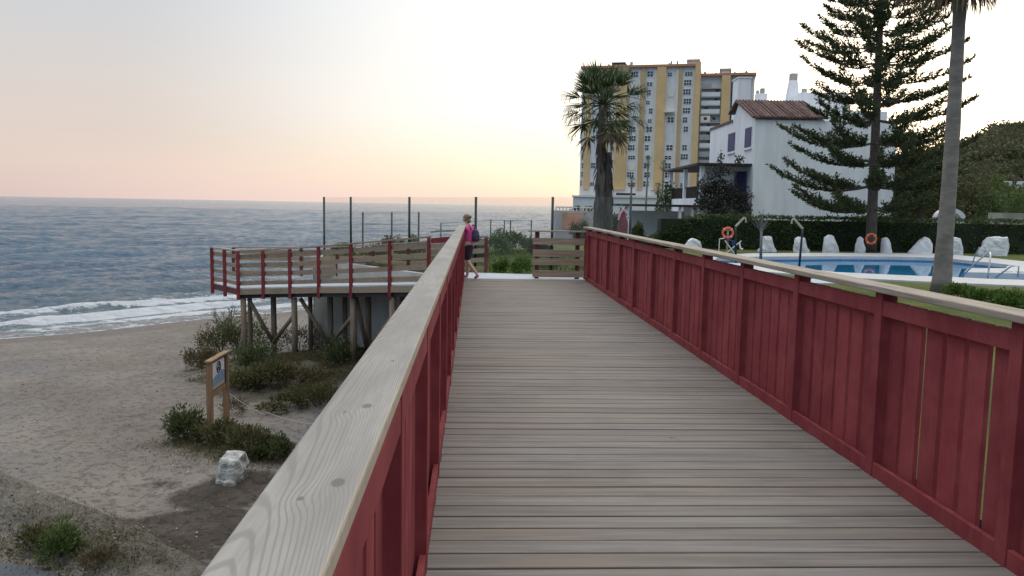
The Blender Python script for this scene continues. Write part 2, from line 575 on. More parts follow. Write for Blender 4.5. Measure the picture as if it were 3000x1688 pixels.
simple('blue_paint', (.035, .045, .14), .6, .2, 3, .1)
simple('green_metal', (.02, .035, .035), .45, .2, 6, 0, metal=.1)
simple('steel', (.62, .63, .63), .25, .1, 6, 0, metal=.9)
simple('lamp_metal', (.40, .36, .27), .5, .15, 6, 0)
simple('bark', (.115, .095, .08), .9, .4, 6, .8, .03, stretch=(2, 2, .5))
simple('grey_bark', (.21, .19, .175), .9, .25, 4, .5, .02, stretch=(1, 1, 2.2))
simple('skirt_bark', (.135, .118, .108), .95, .4, 9, .9, .05, stretch=(3, 3, .35))
simple('life_ring', (.75, .13, .05), .5, .12, 6, .05)
simple('ring_band', (.78, .74, .68), .6, .1, 6, .05)
simple('maroon_cloth', (.15, .03, .045), .85, .25, 6, .3)
simple('blue_cloth', (.06, .14, .42), .8, .25, 9, .2)
simple('white_plastic', (.70, .70, .68), .5, .06, 6, 0)
simple('sign_white', (.62, .63, .68), .5, .05, 6, 0)
simple('sign_blue', (.20, .30, .40), .5, .2, 6, 0)
simple('sign_tan', (.42, .36, .30), .5, .1, 6, 0)
simple('black_paint', (.02, .02, .024), .5, .2, 6, 0)
simple('rope', (.36, .34, .31), .9, .2, 30, .3)
simple('skin', (.50, .32, .25), .6, .06, 8, .05)
simple('hair', (.19, .13, .075), .6, .3, 30, .4, .005)
simple('pink_top', (.58, .07, .25), .8, .18, 12, .2)
simple('pink_light', (.62, .28, .38), .8, .12, 12, .2)
simple('black_cloth', (.018, .014, .024), .85, .3, 12, .2)
simple('navy_cloth', (.055, .045, .085), .8, .3, 12, .2)
simple('shoe', (.50, .16, .34), .6, .2, 20, .1)
simple('earth', (.13, .11, .085), .95, .35, 2, .5, .04)
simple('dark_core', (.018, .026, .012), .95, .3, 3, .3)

# terracotta tiles in rows
m, nt, b = new_mat('roof_tile')
co = nt.obj(); x, y, z = nt.xyz(co)
wv = nt.math('SINE', (x * CY - y * SY) * 26.0)
col = nt.mix(nt.step(.3, .7, nt.noise(co, 3, 4)), (.085, .05, .042), (.20, .122, .10))
nt.put(b.inputs['Base Color'], col); b.inputs['Roughness'].default_value = .85
nt.put(b.inputs['Normal'], nt.bump(wv, .8, .08))

# fine wire mesh of the fence: mostly see-through
m, nt, b = new_mat('wire_mesh')
x, y, z = nt.xyz(nt.obj())
nt.put(b.inputs['Base Color'], (.22, .24, .24)); b.inputs['Roughness'].default_value = .6
tp = nt.n('ShaderNodeBsdfTransparent'); mx = nt.n('ShaderNodeMixShader')
nt.put(mx.inputs[0], .12 + nt.noise(nt.vec(x * 2, y * 2, z * 9), 3.0, 4) * .10)
nt.t.links.new(tp.outputs[0], mx.inputs[1]); nt.t.links.new(b.outputs[0], mx.inputs[2])
nt.t.links.new(mx.outputs[0], nt.t.nodes['Material Output'].inputs[0])

leafmat('leaf_dune', [(.028, .036, .014), (.075, .078, .028), (.13, .118, .050), (.18, .155, .085)])
leafmat('leaf_dune_green', [(.030, .044, .018), (.066, .086, .032), (.105, .122, .050), (.15, .15, .075)])
leafmat('leaf_dry', [(.045, .038, .020), (.11, .085, .042), (.165, .135, .075), (.20, .165, .10)])
leafmat('leaf_hedge', [(.018, .034, .010), (.044, .078, .023), (.080, .120, .038), (.12, .13, .052)])
leafmat('leaf_pine', [(.024, .036, .016), (.045, .064, .025), (.075, .095, .038), (.115, .122, .055)], trans=.3)
leafmat('leaf_olive', [(.026, .030, .012), (.058, .062, .022), (.10, .098, .038), (.14, .13, .058)])
leafmat('leaf_garden', [(.032, .056, .015), (.070, .112, .028), (.115, .160, .044), (.165, .19, .068)])
leafmat('leaf_bright', [(.035, .075, .014), (.07, .13, .025), (.11, .18, .04), (.16, .21, .07)])
leafmat('leaf_hill', [(.040, .048, .024), (.075, .085, .040), (.115, .118, .058), (.155, .13, .08)], patch=.16)
leafmat('leaf_palm', [(.024, .044, .020), (.050, .085, .034), (.085, .120, .052), (.13, .15, .08)], trans=.25)
leafmat('leaf_dead', [(.06, .043, .028), (.13, .095, .06), (.21, .165, .11), (.28, .23, .165)], trans=.2)
leafmat('leaf_vine', [(.022, .022, .018), (.042, .044, .036), (.07, .066, .058), (.13, .085, .10)])

# scrubby ground of the hill
simple('scrub_ground', (.055, .058, .028), .95, .45, .8, .8, .15)

m, nt, b = new_mat('pebble')
nt.put(b.inputs['Base Color'], nt.ramp(nt.island(), [(0, (.07, .065, .06)), (.5, (.20, .185, .165)), (.85, (.34, .32, .29)), (1, (.6, .58, .55))])); b.inputs['Roughness'].default_value = .8
# ------------------------------------------------------------------ camera, light, sky
cam = bpy.data.cameras.new('camera'); co_ = bpy.data.objects.new('camera', cam); COL.objects.link(co_)
cam.sensor_width = 36; cam.lens = 36 * F / 3000; cam.clip_start = .05; cam.clip_end = 60000
M3 = Matrix((rt, upv, -fwd)).transposed()
co_.matrix_world = Matrix.Translation(CAM) @ M3.to_4x4()
scene.camera = co_

SUN_AZ, SUN_EL = R(27), R(5)
sdir = Vector((math.sin(SUN_AZ) * math.cos(SUN_EL), math.cos(SUN_AZ) * math.cos(SUN_EL), math.sin(SUN_EL)))
sl = bpy.data.lights.new('sun', 'SUN'); sl.energy = .55; sl.angle = R(14); sl.color = (1, .84, .66)
so = bpy.data.objects.new('sun', sl); COL.objects.link(so)
so.rotation_euler = sdir.to_track_quat('Z', 'Y').to_euler()

w = bpy.data.worlds.new('World'); scene.world = w; w.use_nodes = True
nt = NT(w.node_tree)
bg = w.node_tree.nodes['Background']
sky = nt.n('ShaderNodeTexSky'); sky.sky_type = 'NISHITA'; sky.sun_disc = False
sky.sun_elevation = SUN_EL; sky.sun_rotation = SUN_AZ; sky.dust_density = 2.5; sky.air_density = 1.0
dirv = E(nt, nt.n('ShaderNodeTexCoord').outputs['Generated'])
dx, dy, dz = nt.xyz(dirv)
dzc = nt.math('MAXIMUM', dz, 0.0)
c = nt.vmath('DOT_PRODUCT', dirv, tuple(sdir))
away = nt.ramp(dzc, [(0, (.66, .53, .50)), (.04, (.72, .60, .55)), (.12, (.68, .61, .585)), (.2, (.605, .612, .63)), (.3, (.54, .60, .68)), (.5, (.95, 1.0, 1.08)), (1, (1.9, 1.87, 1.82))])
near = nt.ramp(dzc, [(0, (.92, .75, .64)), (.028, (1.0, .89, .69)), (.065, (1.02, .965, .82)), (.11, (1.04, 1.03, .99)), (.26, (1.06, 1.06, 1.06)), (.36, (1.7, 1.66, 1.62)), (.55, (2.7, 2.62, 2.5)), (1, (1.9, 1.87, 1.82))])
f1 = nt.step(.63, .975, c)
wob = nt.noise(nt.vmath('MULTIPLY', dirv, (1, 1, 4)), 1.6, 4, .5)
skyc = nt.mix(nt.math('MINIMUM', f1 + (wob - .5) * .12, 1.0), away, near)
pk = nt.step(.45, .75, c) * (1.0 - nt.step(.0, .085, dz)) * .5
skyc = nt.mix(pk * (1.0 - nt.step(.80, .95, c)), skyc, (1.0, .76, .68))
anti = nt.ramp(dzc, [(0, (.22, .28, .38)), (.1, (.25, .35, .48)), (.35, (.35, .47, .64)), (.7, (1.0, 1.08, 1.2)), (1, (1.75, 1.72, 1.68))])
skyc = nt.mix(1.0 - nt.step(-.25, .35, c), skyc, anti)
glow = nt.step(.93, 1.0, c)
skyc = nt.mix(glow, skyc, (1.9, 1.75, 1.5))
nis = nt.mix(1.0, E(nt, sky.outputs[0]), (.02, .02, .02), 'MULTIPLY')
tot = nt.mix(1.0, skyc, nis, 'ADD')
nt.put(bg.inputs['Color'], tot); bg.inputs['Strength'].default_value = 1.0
vs_ = scene.view_settings
scene.display_settings.display_device = 'sRGB'
vs_.view_transform = 'Standard'; vs_.look = 'None'; vs_.exposure = 0; vs_.gamma = 1; vs_.use_curve_mapping = False
scene.cycles.max_bounces = 6; scene.cycles.diffuse_bounces = 3; scene.cycles.transparent_max_bounces = 12
scene.cycles.use_denoising = True


def grid_mesh(name, X, Y, Z, mat, attrs=None, smooth=True):
    n, m_ = X.shape
    me = bpy.data.meshes.new(name)
    me.vertices.add(n * m_); me.vertices.foreach_set('co', np.stack([X, Y, Z], -1).astype(np.float32).reshape(-1))
    i = np.arange(n * m_).reshape(n, m_)
    q = np.stack([i[:-1, :-1], i[:-1, 1:], i[1:, 1:], i[1:, :-1]], -1).reshape(-1, 4).astype(np.int32)
    me.loops.add(q.size); me.loops.foreach_set('vertex_index', q.reshape(-1))
    me.polygons.add(len(q)); me.polygons.foreach_set('loop_start', np.arange(0, q.size, 4, dtype=np.int32))
    try: me.polygons.foreach_set('loop_total', np.full(len(q), 4, dtype=np.int32))
    except Exception: pass
    me.polygons.foreach_set('use_smooth', np.full(len(q), smooth))
    me.update(calc_edges=True)
    for k, a in (attrs or {}).items():
        at = me.attributes.new(k, 'FLOAT', 'POINT'); at.data.foreach_set('value', np.asarray(a, np.float32).reshape(-1))
    me.materials.append(mat)
    o = bpy.data.objects.new(name, me); COL.objects.link(o)
    if np.mean([p.normal.z for p in me.polygons[:50]]) < 0: me.flip_normals()
    return o


# ------------------------------------------------------------------ beach and sea
SEA = -4.2
s0 = G(0, 991, SEA); s1 = G(629, 931, SEA)
tv = (s1 - s0).normalized(); nv = Vector((-tv.y, tv.x, 0))        # nv points out to sea


def seaward(x, y):
    t = (x - s0.x) * tv.x + (y - s0.y) * tv.y
    return (x - s0.x) * nv.x + (y - s0.y) * nv.y + .9 * np.sin(t * .16 + .6) * .5 + .25 * np.sin(t * .55)


bk = [G(-120, 1440, -3.2), G(120, 1545, -3.2), G(330, 1640, -3.2), G(520, 1760, -3.2)]


def bank_amount(x, y):
    d = np.full(np.shape(x), 1e9)
    for a, b_ in zip(bk[:-1], bk[1:]):
        ax, ay = b_.x - a.x, b_.y - a.y
        t = np.clip(((x - a.x) * ax + (y - a.y) * ay) / (ax * ax + ay * ay), 0, 1)
        d = np.minimum(d, np.hypot(x - a.x - ax * t, y - a.y - ay * t))
    return 1 - sstep(.25, .75, d)


def H(x, y):
    x = np.asarray(x, float); y = np.asarray(y, float)
    q = -seaward(x, y)
    z = SEA + .005 + .048 * np.clip(q, 0, 20) + .11 * np.clip(q, -30, 0) + .010 * np.clip(q - 20, 0, 20)
    z = z + .10 * sstep(2.2, 3.4, q) * 1.0 - .10 * sstep(0, 2, q) * 0
    n = fbm(x * .35, y * .35, 4) - .5
    z = z + n * .22 * sstep(1, 8, q)
    z = z + (fbm(x * 2.1, y * 2.1, 3) - .5) * .10 * sstep(2, 8, q)
    m_ = np.exp(-(((x + 4.2) / 3.4) ** 2 + ((y - 23.6) / 2.9) ** 2))
    z = z + m_ * (.55 + .35 * (fbm(x * .8 + 5, y * .8, 3) - .5))
    m2 = np.exp(-(((x + 1.2) / 2.6) ** 2 + ((y - 20.3) / 2.5) ** 2)); z = z + m2 * .55
    b_ = bank_amount(x, y)
    z = z + b_ * (.26 + .30 * (fbm(x * 2.2, y * 2.2, 3) - .5))
    return z


def hz(x, y): return float(H(x, y))


def on_sand(px, py):                      # sand point seen at a pixel
    d = ray(px, py); t = 2.0
    for _ in range(4000):
        p = CAM + d * t
        if p.z < hz(p.x, p.y): break
        t += .02
    return CAM + d * t


xs = np.concatenate([np.linspace(-64, -16, 90), np.linspace(-15.8, 3.2, 210)]); ys = np.concatenate([np.linspace(-8, 6, 40), np.linspace(6.1, 34, 300), np.linspace(34.3, 80, 120)])
X, Y = np.meshgrid(xs, ys, indexing='ij')
Z = H(X, Y)
q = -seaward(X, Y)
wet = np.clip(1 - (q - 1.0) / 2.2, 0, 1)
a_, b_, c_ = G(480, 1560, -3.2), G(640, 1480, -3.2), G(430, 1700, -3.2)
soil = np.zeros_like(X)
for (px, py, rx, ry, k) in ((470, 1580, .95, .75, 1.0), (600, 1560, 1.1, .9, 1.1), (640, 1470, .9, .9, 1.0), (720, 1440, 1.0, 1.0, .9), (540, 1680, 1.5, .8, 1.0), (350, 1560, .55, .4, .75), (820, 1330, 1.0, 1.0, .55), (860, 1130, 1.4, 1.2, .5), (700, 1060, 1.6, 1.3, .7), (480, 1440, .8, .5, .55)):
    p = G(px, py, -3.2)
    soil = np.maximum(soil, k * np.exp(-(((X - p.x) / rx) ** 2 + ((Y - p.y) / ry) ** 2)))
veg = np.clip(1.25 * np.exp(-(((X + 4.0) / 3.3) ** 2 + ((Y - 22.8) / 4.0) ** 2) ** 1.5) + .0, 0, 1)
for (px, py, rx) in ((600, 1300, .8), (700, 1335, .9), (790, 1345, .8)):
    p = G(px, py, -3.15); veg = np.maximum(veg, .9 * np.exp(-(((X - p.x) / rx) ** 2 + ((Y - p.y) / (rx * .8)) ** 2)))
kind(grid_mesh('beach', X, Y, Z, MAT['sand'], {'wet': wet, 'soil': soil, 'bank': bank_amount(X, Y), 'veg': veg}))

nr, na = 520, 430
rr_ = np.concatenate([np.geomspace(26, 600, nr - 60), np.geomspace(620, 45000, 60)])
aa = np.linspace(R(-50), R(26), na)
Rr, Aa = np.meshgrid(rr_, aa, indexing='ij')
X = Rr * np.sin(Aa); Y = Rr * np.cos(Aa)
q = seaward(X, Y)
Z = np.zeros_like(X)
gw = np.random.default_rng(11)
base_ang = math.atan2(nv.y, nv.x)
for k in range(46):
    lam = 0.9 * 1.085 ** k
    an = base_ang + gw.normal() * .42
    amp = .0115 * lam ** .56
    ph = gw.random() * 6.28
    cell = Rr * R(76) / na
    damp = np.clip(1.6 - cell * 3.2 / lam, 0, 1)
    warp = 2.2 * (vnoise(X / (lam * 4) + k * 7, Y / (lam * 4)) - .5)
    arg = (X * math.cos(an) + Y * math.sin(an)) * 6.2832 / lam + ph + warp * 3
    sn = np.sin(arg)
    Z += damp * amp * (sn + .35 * np.sin(2 * arg + 1.57)) * (.6 + .8 * vnoise(X / 9 + k, Y / 9))
fade = sstep(.2, 7, q)
Z = Z * fade * (1 - sstep(500, 1500, Rr))
Z = np.maximum(Z, -.02 - .03 * np.clip(q, 0, 60))
# breakers rolling in
along = (X - s0.x) * tv.x + (Y - s0.y) * tv.y
foam = np.zeros_like(X)
for (c0, hgt, wd, st) in ((2.6, .12, .7, 1.15), (5.8, .28, .95, 1.1), (9.8, .20, 1.3, .85), (14.5, .16, 1.6, .62), (21, .13, 2.0, .0)):
    cc = c0 + 1.5 * (vnoise(along * .11 + c0 * 3, along * 0 + c0) - .5) + .5 * (vnoise(along * .6, along * 0 + c0) - .5)
    am = .35 + .95 * vnoise(along * .16 + c0 * 9, along * 0 + 2.0)
    d = q - cc
    Z += hgt * am * np.where(d < 0, np.exp(-(d / (wd * .55)) ** 2), np.exp(-(d / (wd * 1.5)) ** 2))
    foam = np.maximum(foam, st * am * np.where(d < 0, np.exp(-(d / 1.2) ** 2), np.exp(-(d / .45) ** 2)))
foam = np.maximum(foam, .70 * (1 - sstep(.1, .5, np.abs(q + .1))))
foam = np.maximum(foam, .43 * (1 - sstep(3.5, 11, q)))
foam = np.maximum(foam, .38 * (1 - sstep(8, 22, q)))
kind(grid_mesh('sea', X, Y, SEA + Z, MAT['sea'], {'foam': foam, 'far': sstep(100, 1500, Rr), 'shallow': 1 - sstep(1, 26, q)}))

# ------------------------------------------------------------------ terrace with lawn, path, slope
terr = [(2.98, -10), (2.98, 18.98), (-.32, 18.98), (-.75, 21.3), (-4.95, 26.6), (-5.1, 30), (-1.5, 33.2), (4.5, 36), (9.5, 40), (14.5, 60), (25, 110), (40, 190), (22, 198), (24, 215), (60, 500), (500, 500), (500, -10)]
from mathutils.geometry import tessellate_polygon


def gp(px, py, z=0.0):
    p = G(px, py, z); return (p.x, p.y)


# pool outlines on the ground: near rim and far rim of the water, and of the white surround
wn = [(2090, 770), (2233, 776), (2449, 799), (2640, 808), (2820, 815), (2900, 819), (3000, 822), (3200, 826)]
wf = [(3200, 790), (3010, 786), (2945, 776), (2764, 757), (2600, 753), (2449, 752), (2205, 753.5), (2100, 757)]
on = [(2060, 785), (2230, 797), (2420, 812), (2554, 819), (2700, 826), (2850, 833), (3000, 839), (3300, 850)]
of = [(3300, 780), (3000, 767), (2900, 757), (2764, 745), (2600, 743), (2449, 742), (2205, 743.5), (2060, 750)]
water = [gp(*q) for q in wn + wf]
outer = [gp(*q) for q in on + of]
hole = [((a[0] + b_[0]) / 2, (a[1] + b_[1]) / 2) for a, b_ in zip(outer, water)]
loops = [[Vector((x, y, -.03)) for x, y in terr], [Vector((x, y, -.03)) for x, y in hole]]
flat = loops[0] + loops[1]
tris = tessellate_polygon(loops)
fs = []
for t in tris:
    p, q, r_ = (flat[i] for i in t)
    fs.append(tuple(t) if (q - p).cross(r_ - p).z > 0 else tuple(t[::-1]))
n0 = len(flat)
vs = [tuple(p) for p in flat] + [(p.x, p.y, -5.2) for p in flat[:len(terr)]]
ntop = len(fs)
nn = len(terr)
fs += [((i + 1) % nn, i, n0 + i, n0 + (i + 1) % nn) for i in range(nn)]
lo_ = mesh_obj('lawn', vs, fs, MAT['lawn']); lo_.data.materials.append(MAT['earth'])
for i, p in enumerate(lo_.data.polygons):
    if i >= ntop: p.material_index = 1
kind(lo_)
ap = [gp(*q, -3.02) for q in ((-260, 1632), (70, 1655), (240, 1700), (400, 1672), (500, 1645), (620, 1640), (800, 1650), (800, 1900), (-260, 1900))]
kind(MB().prism(ap, -3.5, -3.02).build('concrete_apron', MAT['slab_grey']))
pm = MB().prism([(-.2, 19.0), (2.75, 19.0), (9, 19.0), (9, 20.2), (2.6, 20.2), (-.55, 20.75)], -.028, .002)
kind(pm.build('path', MAT['path_paving']))

us = np.linspace(13, 150, 120); vs2 = np.linspace(37, 190, 110)
U, V = np.meshgrid(us, vs2, indexing='ij')


def slope_z(u, v):
    u = np.asarray(u, float); v = np.asarray(v, float)
    k = sstep(22, 33, u / np.maximum(v, 37) * 62 * .5 + u * .5)
    z = np.where(v < 120, .148 * np.maximum(v - 41, 0), .148 * 79 + .145 * (v - 120))
    top = np.interp(u / np.maximum(v, 1), [.36, .44, .49, .55, .60, .625, .66, .8], [3.5, 6.0, 8.0, 10.6, 13.8, 15.0, 14.4, 15]) * np.clip(v, 60, 160) / 130 + 1.2 * (fbm(u * .06, v * .04, 3) - .5)
    z = np.minimum(z, top - np.maximum(v - 150, 0) * .05)
    z = z + 1.3 * (fbm(u * .09, v * .09, 4) - .5) * sstep(50, 90, v)
    return z * k - .08


Zs = slope_z(U, V)
kind(grid_mesh('hillside', U * CY + V * SY, -U * SY + V * CY, Zs, MAT['scrub_ground']))
# ------------------------------------------------------------------ footbridge
XL, XR = -.212, 2.70
fb = thing('footbridge', (1.25, 9, 0), 'wide footbridge of grey weathered planks leading to the paved path', 'footbridge')
m = MB(); g = np.random.default_rng(5)
y = -2.0
while y < 18.9:
    wd = .149 * g.uniform(.97, 1.03)
    e0 = g.uniform(-.006, .006); dz_ = g.uniform(-.0025, .0015); tl = g.uniform(-.0015, .0015)
    slit = g.uniform(.010, .019)
    vs = []
    for z_ in (-.03, 0):
        for (xx, yy) in ((XL + e0, y), (XR + e0, y), (XR + e0, y + wd), (XL + e0, y + wd)):
            vs.append((xx, yy, z_ + dz_ + (tl if xx > 1 else -tl)))
    m.add(vs, [(3, 2, 1, 0), (4, 5, 6, 7), (0, 1, 5, 4), (1, 2, 6, 5), (2, 3, 7, 6), (3, 0, 4, 7)])
    y += wd + slit
m.build('deck', MAT['deck_wood'], fb, bevel=.004)
for xx in (-.36, .55, 1.3, 2.05, 2.74):
    MB().box(xx, xx + .1, -2, 18.95, -.32, -.036).build('joist', MAT['red_dark'] if xx < 0 or xx > 2.5 else MAT['slat_wood'], fb)


def side_rail(sgn, x0, first, step, label, cap0, cap1):
    """sgn +1: the rail stands to the right of the deck edge x0"""
    rl = thing('picket_railing', (x0, 9, 0), label, 'railing', 'red railings along the footbridge')
    ks = [first + step * k for k in range(-4, 12)]
    ks = [k for k in ks if k < 18.95]
    inn = x0 - sgn * .04 if sgn > 0 else x0 + .004
    X = lambda a: inn + sgn * a
    lo_hi = lambda a, b: (min(X(a), X(b)), max(X(a), X(b)))
    ptop = 1.2295
    for k in ks:
        a, b = lo_hi(-.004, .10)
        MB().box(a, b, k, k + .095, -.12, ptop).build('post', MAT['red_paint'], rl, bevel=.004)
    for k, k2 in zip(ks, ks[1:] + [19.0]):
        ya, yb = k + .098, k2 - .003
        if yb - ya < .3: continue
        a, b = lo_hi(0, .032)
        m = MB().box(a, b, ya, yb, 1.075, 1.176)
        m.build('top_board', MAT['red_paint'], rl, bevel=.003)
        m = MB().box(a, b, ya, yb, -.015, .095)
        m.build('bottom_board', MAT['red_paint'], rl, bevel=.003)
        n = 6; wdt = (yb - ya + .0) / n
        m = MB()
        for j in range(n):
            q0_ = .050 + g.uniform(-.005, .005); a, b = lo_hi(q0_, q0_ + .029)
            gap = .045 + g.uniform(-.005, .005)
            m.box(a, b, ya + j * wdt + gap * .5, ya + (j + 1) * wdt - gap * .5, -.05, 1.172)
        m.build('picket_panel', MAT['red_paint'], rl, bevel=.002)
    ends = [-2.0, 4.75 if sgn < 0 else 2.2, 8.6 if sgn < 0 else 6.6, 11.4, 15.2, 19.06]
    for ya, yb in zip(ends, ends[1:]):
        MB().box(cap0, cap1, ya + .002, yb - .002, 1.230 + g.uniform(0, .002), 1.270 + g.uniform(-.001, .001)).build('handrail', MAT['cap_wood'] if sgn < 0 else MAT['rail_wood'], rl, bevel=.006)
    return rl


side_rail(1, XR, 3.8 - .095, 1.352, 'red picket railing with pale wooden handrail on the lawn and pool side of the footbridge', 2.60, 2.79)
side_rail(-1, XL, 3.67, 1.34, 'red picket railing with broad grey handrail on the beach side of the footbridge', -.347, -.189)

# slatted barrier across the right part of the bridge end
sf = thing('slatted_barrier', (2.0, 19.15, 0), 'short barrier of weathered horizontal slats closing the far end of the footbridge', 'barrier')
pxa = [1572, 1690]
for px in pxa + [1716]:
    d = ray(px, 800); t = 19.22 / d.y; xx = d.x * t
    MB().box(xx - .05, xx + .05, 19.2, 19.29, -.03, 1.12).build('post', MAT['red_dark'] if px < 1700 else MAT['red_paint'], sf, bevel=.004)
xa = ray(1560, 800); xa = xa.x * 19.15 / xa.y
for (za, zb) in ((.04, .20), (.33, .49), (.53, .70), (.82, .98)):
    MB().box(xa, 2.66, 19.158 + g.uniform(-.004, .004), 19.196, za, zb).build('slat', MAT['slat_wood'], sf, bevel=.004)
MB().box(xa - .12, 2.70, 19.12, 19.30, 1.125, 1.16).build('top_rail', MAT['rail_wood'], sf, bevel=.004)

# ------------------------------------------------------------------ ramp down to the beach platform
A = [(1300, 680, 846, 19.05), (1256, 683, 848, 19.3), (1142, 702, 857, 20.5), (1029, 716, 860, 21.7), (935, 723, 861.6, 22.9), (851, 730, 864, 23.7), (773, 733.6, 864, 24.2), (700, 733.6, 864, 24.4)]
FR = []
for px, pt, pb, dd in A:
    d = ray(px, pb); k = dd / d.y
    p = CAM + d * k
    top = (CAM + ray(px, pt) * (dd / ray(px, pt).y)).z
    FR.append((Vector((p.x, p.y, 0)), p.z, top))
zb = [f[1] for f in FR]; zt = [f[2] for f in FR]
# smooth the levels
for _ in range(3):
    zb = [zb[0]] + [(zb[i - 1] + 2 * zb[i] + zb[i + 1]) / 4 for i in range(1, len(zb) - 1)] + [zb[-1]]
    zt = [zt[0]] + [(zt[i - 1] + 2 * zt[i] + zt[i + 1]) / 4 for i in range(1, len(zt) - 1)] + [zt[-1]]
FR = [(f[0], zb[i], zt[i]) for i, f in enumerate(FR)]
BKL = []
for i, (p, z0, z1) in enumerate(FR):
    a = FR[max(i - 1, 0)][0]; b_ = FR[min(i + 1, len(FR) - 1)][0]
    d = (b_ - a).normalized(); n = Vector((d.y, -d.x, 0))
    if n.y < 0: n = -n
    BKL.append((p + n * 1.95, z0, z1))
# end of the platform
ENDP = []
for px, pt, pb, dd in ((661, 733.6, 855, 25.2), (624.5, 725, 852, 26.0)):
    d = ray(px, pb); p = CAM + d * (dd / d.y)
    ENDP.append((Vector((p.x, p.y, 0)), FR[-1][1], FR[-1][2]))
BKL[-1] = (Vector((ENDP[1][0].x + .5, ENDP[1][0].y + .6, 0)), FR[-1][1], FR[-1][2])

rp = thing('boardwalk_ramp', tuple(FR[4][0]) + (), 'wooden ramp on round timber piles curving down from the footbridge to a beach platform', 'boardwalk')
rp.location = (FR[4][0].x, FR[4][0].y, -3)
m = MB()                                     # floor
outline = [f for f in FR] + ENDP
for i in range(len(FR) - 1):
    a, b_, c_, d_ = FR[i], FR[i + 1], BKL[i + 1], BKL[i]
    lift = lambda q: (q[0].x, q[0].y, q[1] + .2)
    low = lambda q: (q[0].x, q[0].y, q[1] + .155)
    t = [lift(a), lift(b_), lift(c_), lift(d_)]; l_ = [low(a), low(b_), low(c_), low(d_)]
    m.add(l_ + t, [(3, 2, 1, 0), (4, 5, 6, 7), (0, 1, 5, 4), (1, 2, 6, 5), (2, 3, 7, 6), (3, 0, 4, 7)])
m.add([lift(FR[-1]), lift(ENDP[0]), lift(ENDP[1]), lift(BKL[-1])] + [low(FR[-1]), low(ENDP[0]), low(ENDP[1]), low(BKL[-1])], [(0, 1, 2, 3), (7, 6, 5, 4), (0, 4, 5, 1), (1, 5, 6, 2), (2, 6, 7, 3)])
m.build('floor', MAT['path_paving'], rp)
for i in range(len(FR) - 1):
    a, b_ = FR[i], FR[i + 1]
    off = Vector((0, -.03, 0))
    m = MB().plank(a[0] + off + Vector((0, 0, a[1])), b_[0] + off + Vector((0, 0, b_[1])), .05, .17, .0)
    m.build('fascia', MAT['slat_wood'], rp, bevel=.004)
    m = MB().plank(a[0] + Vector((0, .12, a[1])), b_[0] + Vector((0, .12, b_[1])), .12, .16, -.12)
    m.build('beam', MAT['dark_trim'], rp)
for a, b_ in ((FR[-1], ENDP[0]), (ENDP[0], ENDP[1])):
    m = MB().plank(a[0] + Vector((0, 0, a[1])), b_[0] + Vector((0, 0, b_[1])), .05, .17)
    m.build('fascia', MAT['red_dark'], rp)

# piles and braces
def pile(p, ztop, r=.088):
    zg = hz(p.x, p.y) - .25
    MB().tube([(p.x, p.y, zg), (p.x + .01, p.y, (zg + ztop) / 2), (p.x, p.y, ztop)], [r * 1.04, r, r * .97], 12).build('pile', MAT['pile_wood'], rp, smooth=True)


def at_px(px, dist_y):
    d = ray(px, 900); t = dist_y / d.y
    return Vector((d.x * t, dist_y, 0))


front = [(713, 24.45), (862, 23.75), (1034.5, 21.8), (1150, 20.5)]
mid = [(801, 25.0), (967, 23.9), (1078, 22.4), (1180, 21.6)]
back = [(732, 25.9), (909, 25.3), (1010, 24.2)]
def zfl(yv):                                   # underside of the ramp at a depth
    return np.interp(yv, [f[0].y for f in FR], [f[1] for f in FR]) - .12
FP = [at_px(*q) for q in front]; MP = [at_px(*q) for q in mid]; BP = [at_px(*q) for q in back]
for p in FP: pile(p, zfl(p.y))
for p in MP: pile(p, zfl(p.y - 1) + .1)
for p in BP: pile(p, zfl(p.y - 1.5) + .1, .075)
for i, p in enumerate(MP[:3]):
    foot = Vector((p.x, p.y - .10, -2.62 + .12 * i))
    for f in (FP[i], FP[i + 1] if i + 1 < len(FP) else None):
        if f is None: continue
        top = Vector((f.x, f.y + .05, zfl(f.y) - .02))
        top = top + (Vector((p.x, p.y, top.z)) - top) * .16
        if f is not FP[i]: top = Vector((f.x, f.y + .05, zfl(f.y) - .5))
        MB().tube([top, foot], [.062, .062], 10).build('brace', MAT['pile_wood'], rp, smooth=True)


def slat_rail(name, pts, label, group, ns=4, post_mat='red_paint', inside=1, lower=True):
    rl = thing(name, (pts[len(pts) // 2][0].x, pts[len(pts) // 2][0].y, pts[len(pts) // 2][1]), label, 'railing', group)
    for p, z0, z1 in pts:
        MB().box(p.x - .045, p.x + .045, p.y - .10, p.y - .01, z0 - (.14 if lower else -.2), z1 - .035).build('post', MAT[post_mat], rl, bevel=.004)
    for (p, z0, z1), (p2, z02, z12) in zip(pts, pts[1:]):
        for j in range(ns):
            f = (.19 + (.165 if ns == 5 else .20) * j)
            a = p + Vector((0, .018 * inside, z0 + .02 + (z1 - z0) * f)); b_ = p2 + Vector((0, .018 * inside, z02 + .02 + (z12 - z02) * f))
            MB().plank(a, b_, .028, .125 + g.uniform(-.008, .008), g.uniform(-.006, .006)).build('slat', MAT['slat_wood'], rl, bevel=.003)
        MB().plank(p + Vector((0, 0, z1 - .034)), p2 + Vector((0, 0, z12 - .034)), .15, .036).build('top_rail', MAT['slat_wood'], rl, bevel=.004)
    return rl


slat_rail('slatted_railing', FR[1:] + ENDP, 'red-posted slatted railing along the beach side of the ramp and platform', 'slatted railings of the ramp')
bp = [(p, z0 + .2, z1 - .02) for p, z0, z1 in BKL[1:]]
slat_rail('slatted_railing', bp, 'dark-posted slatted railing on the garden side of the ramp, behind the front one', 'slatted railings of the ramp', 4, 'red_dark', -1, False)
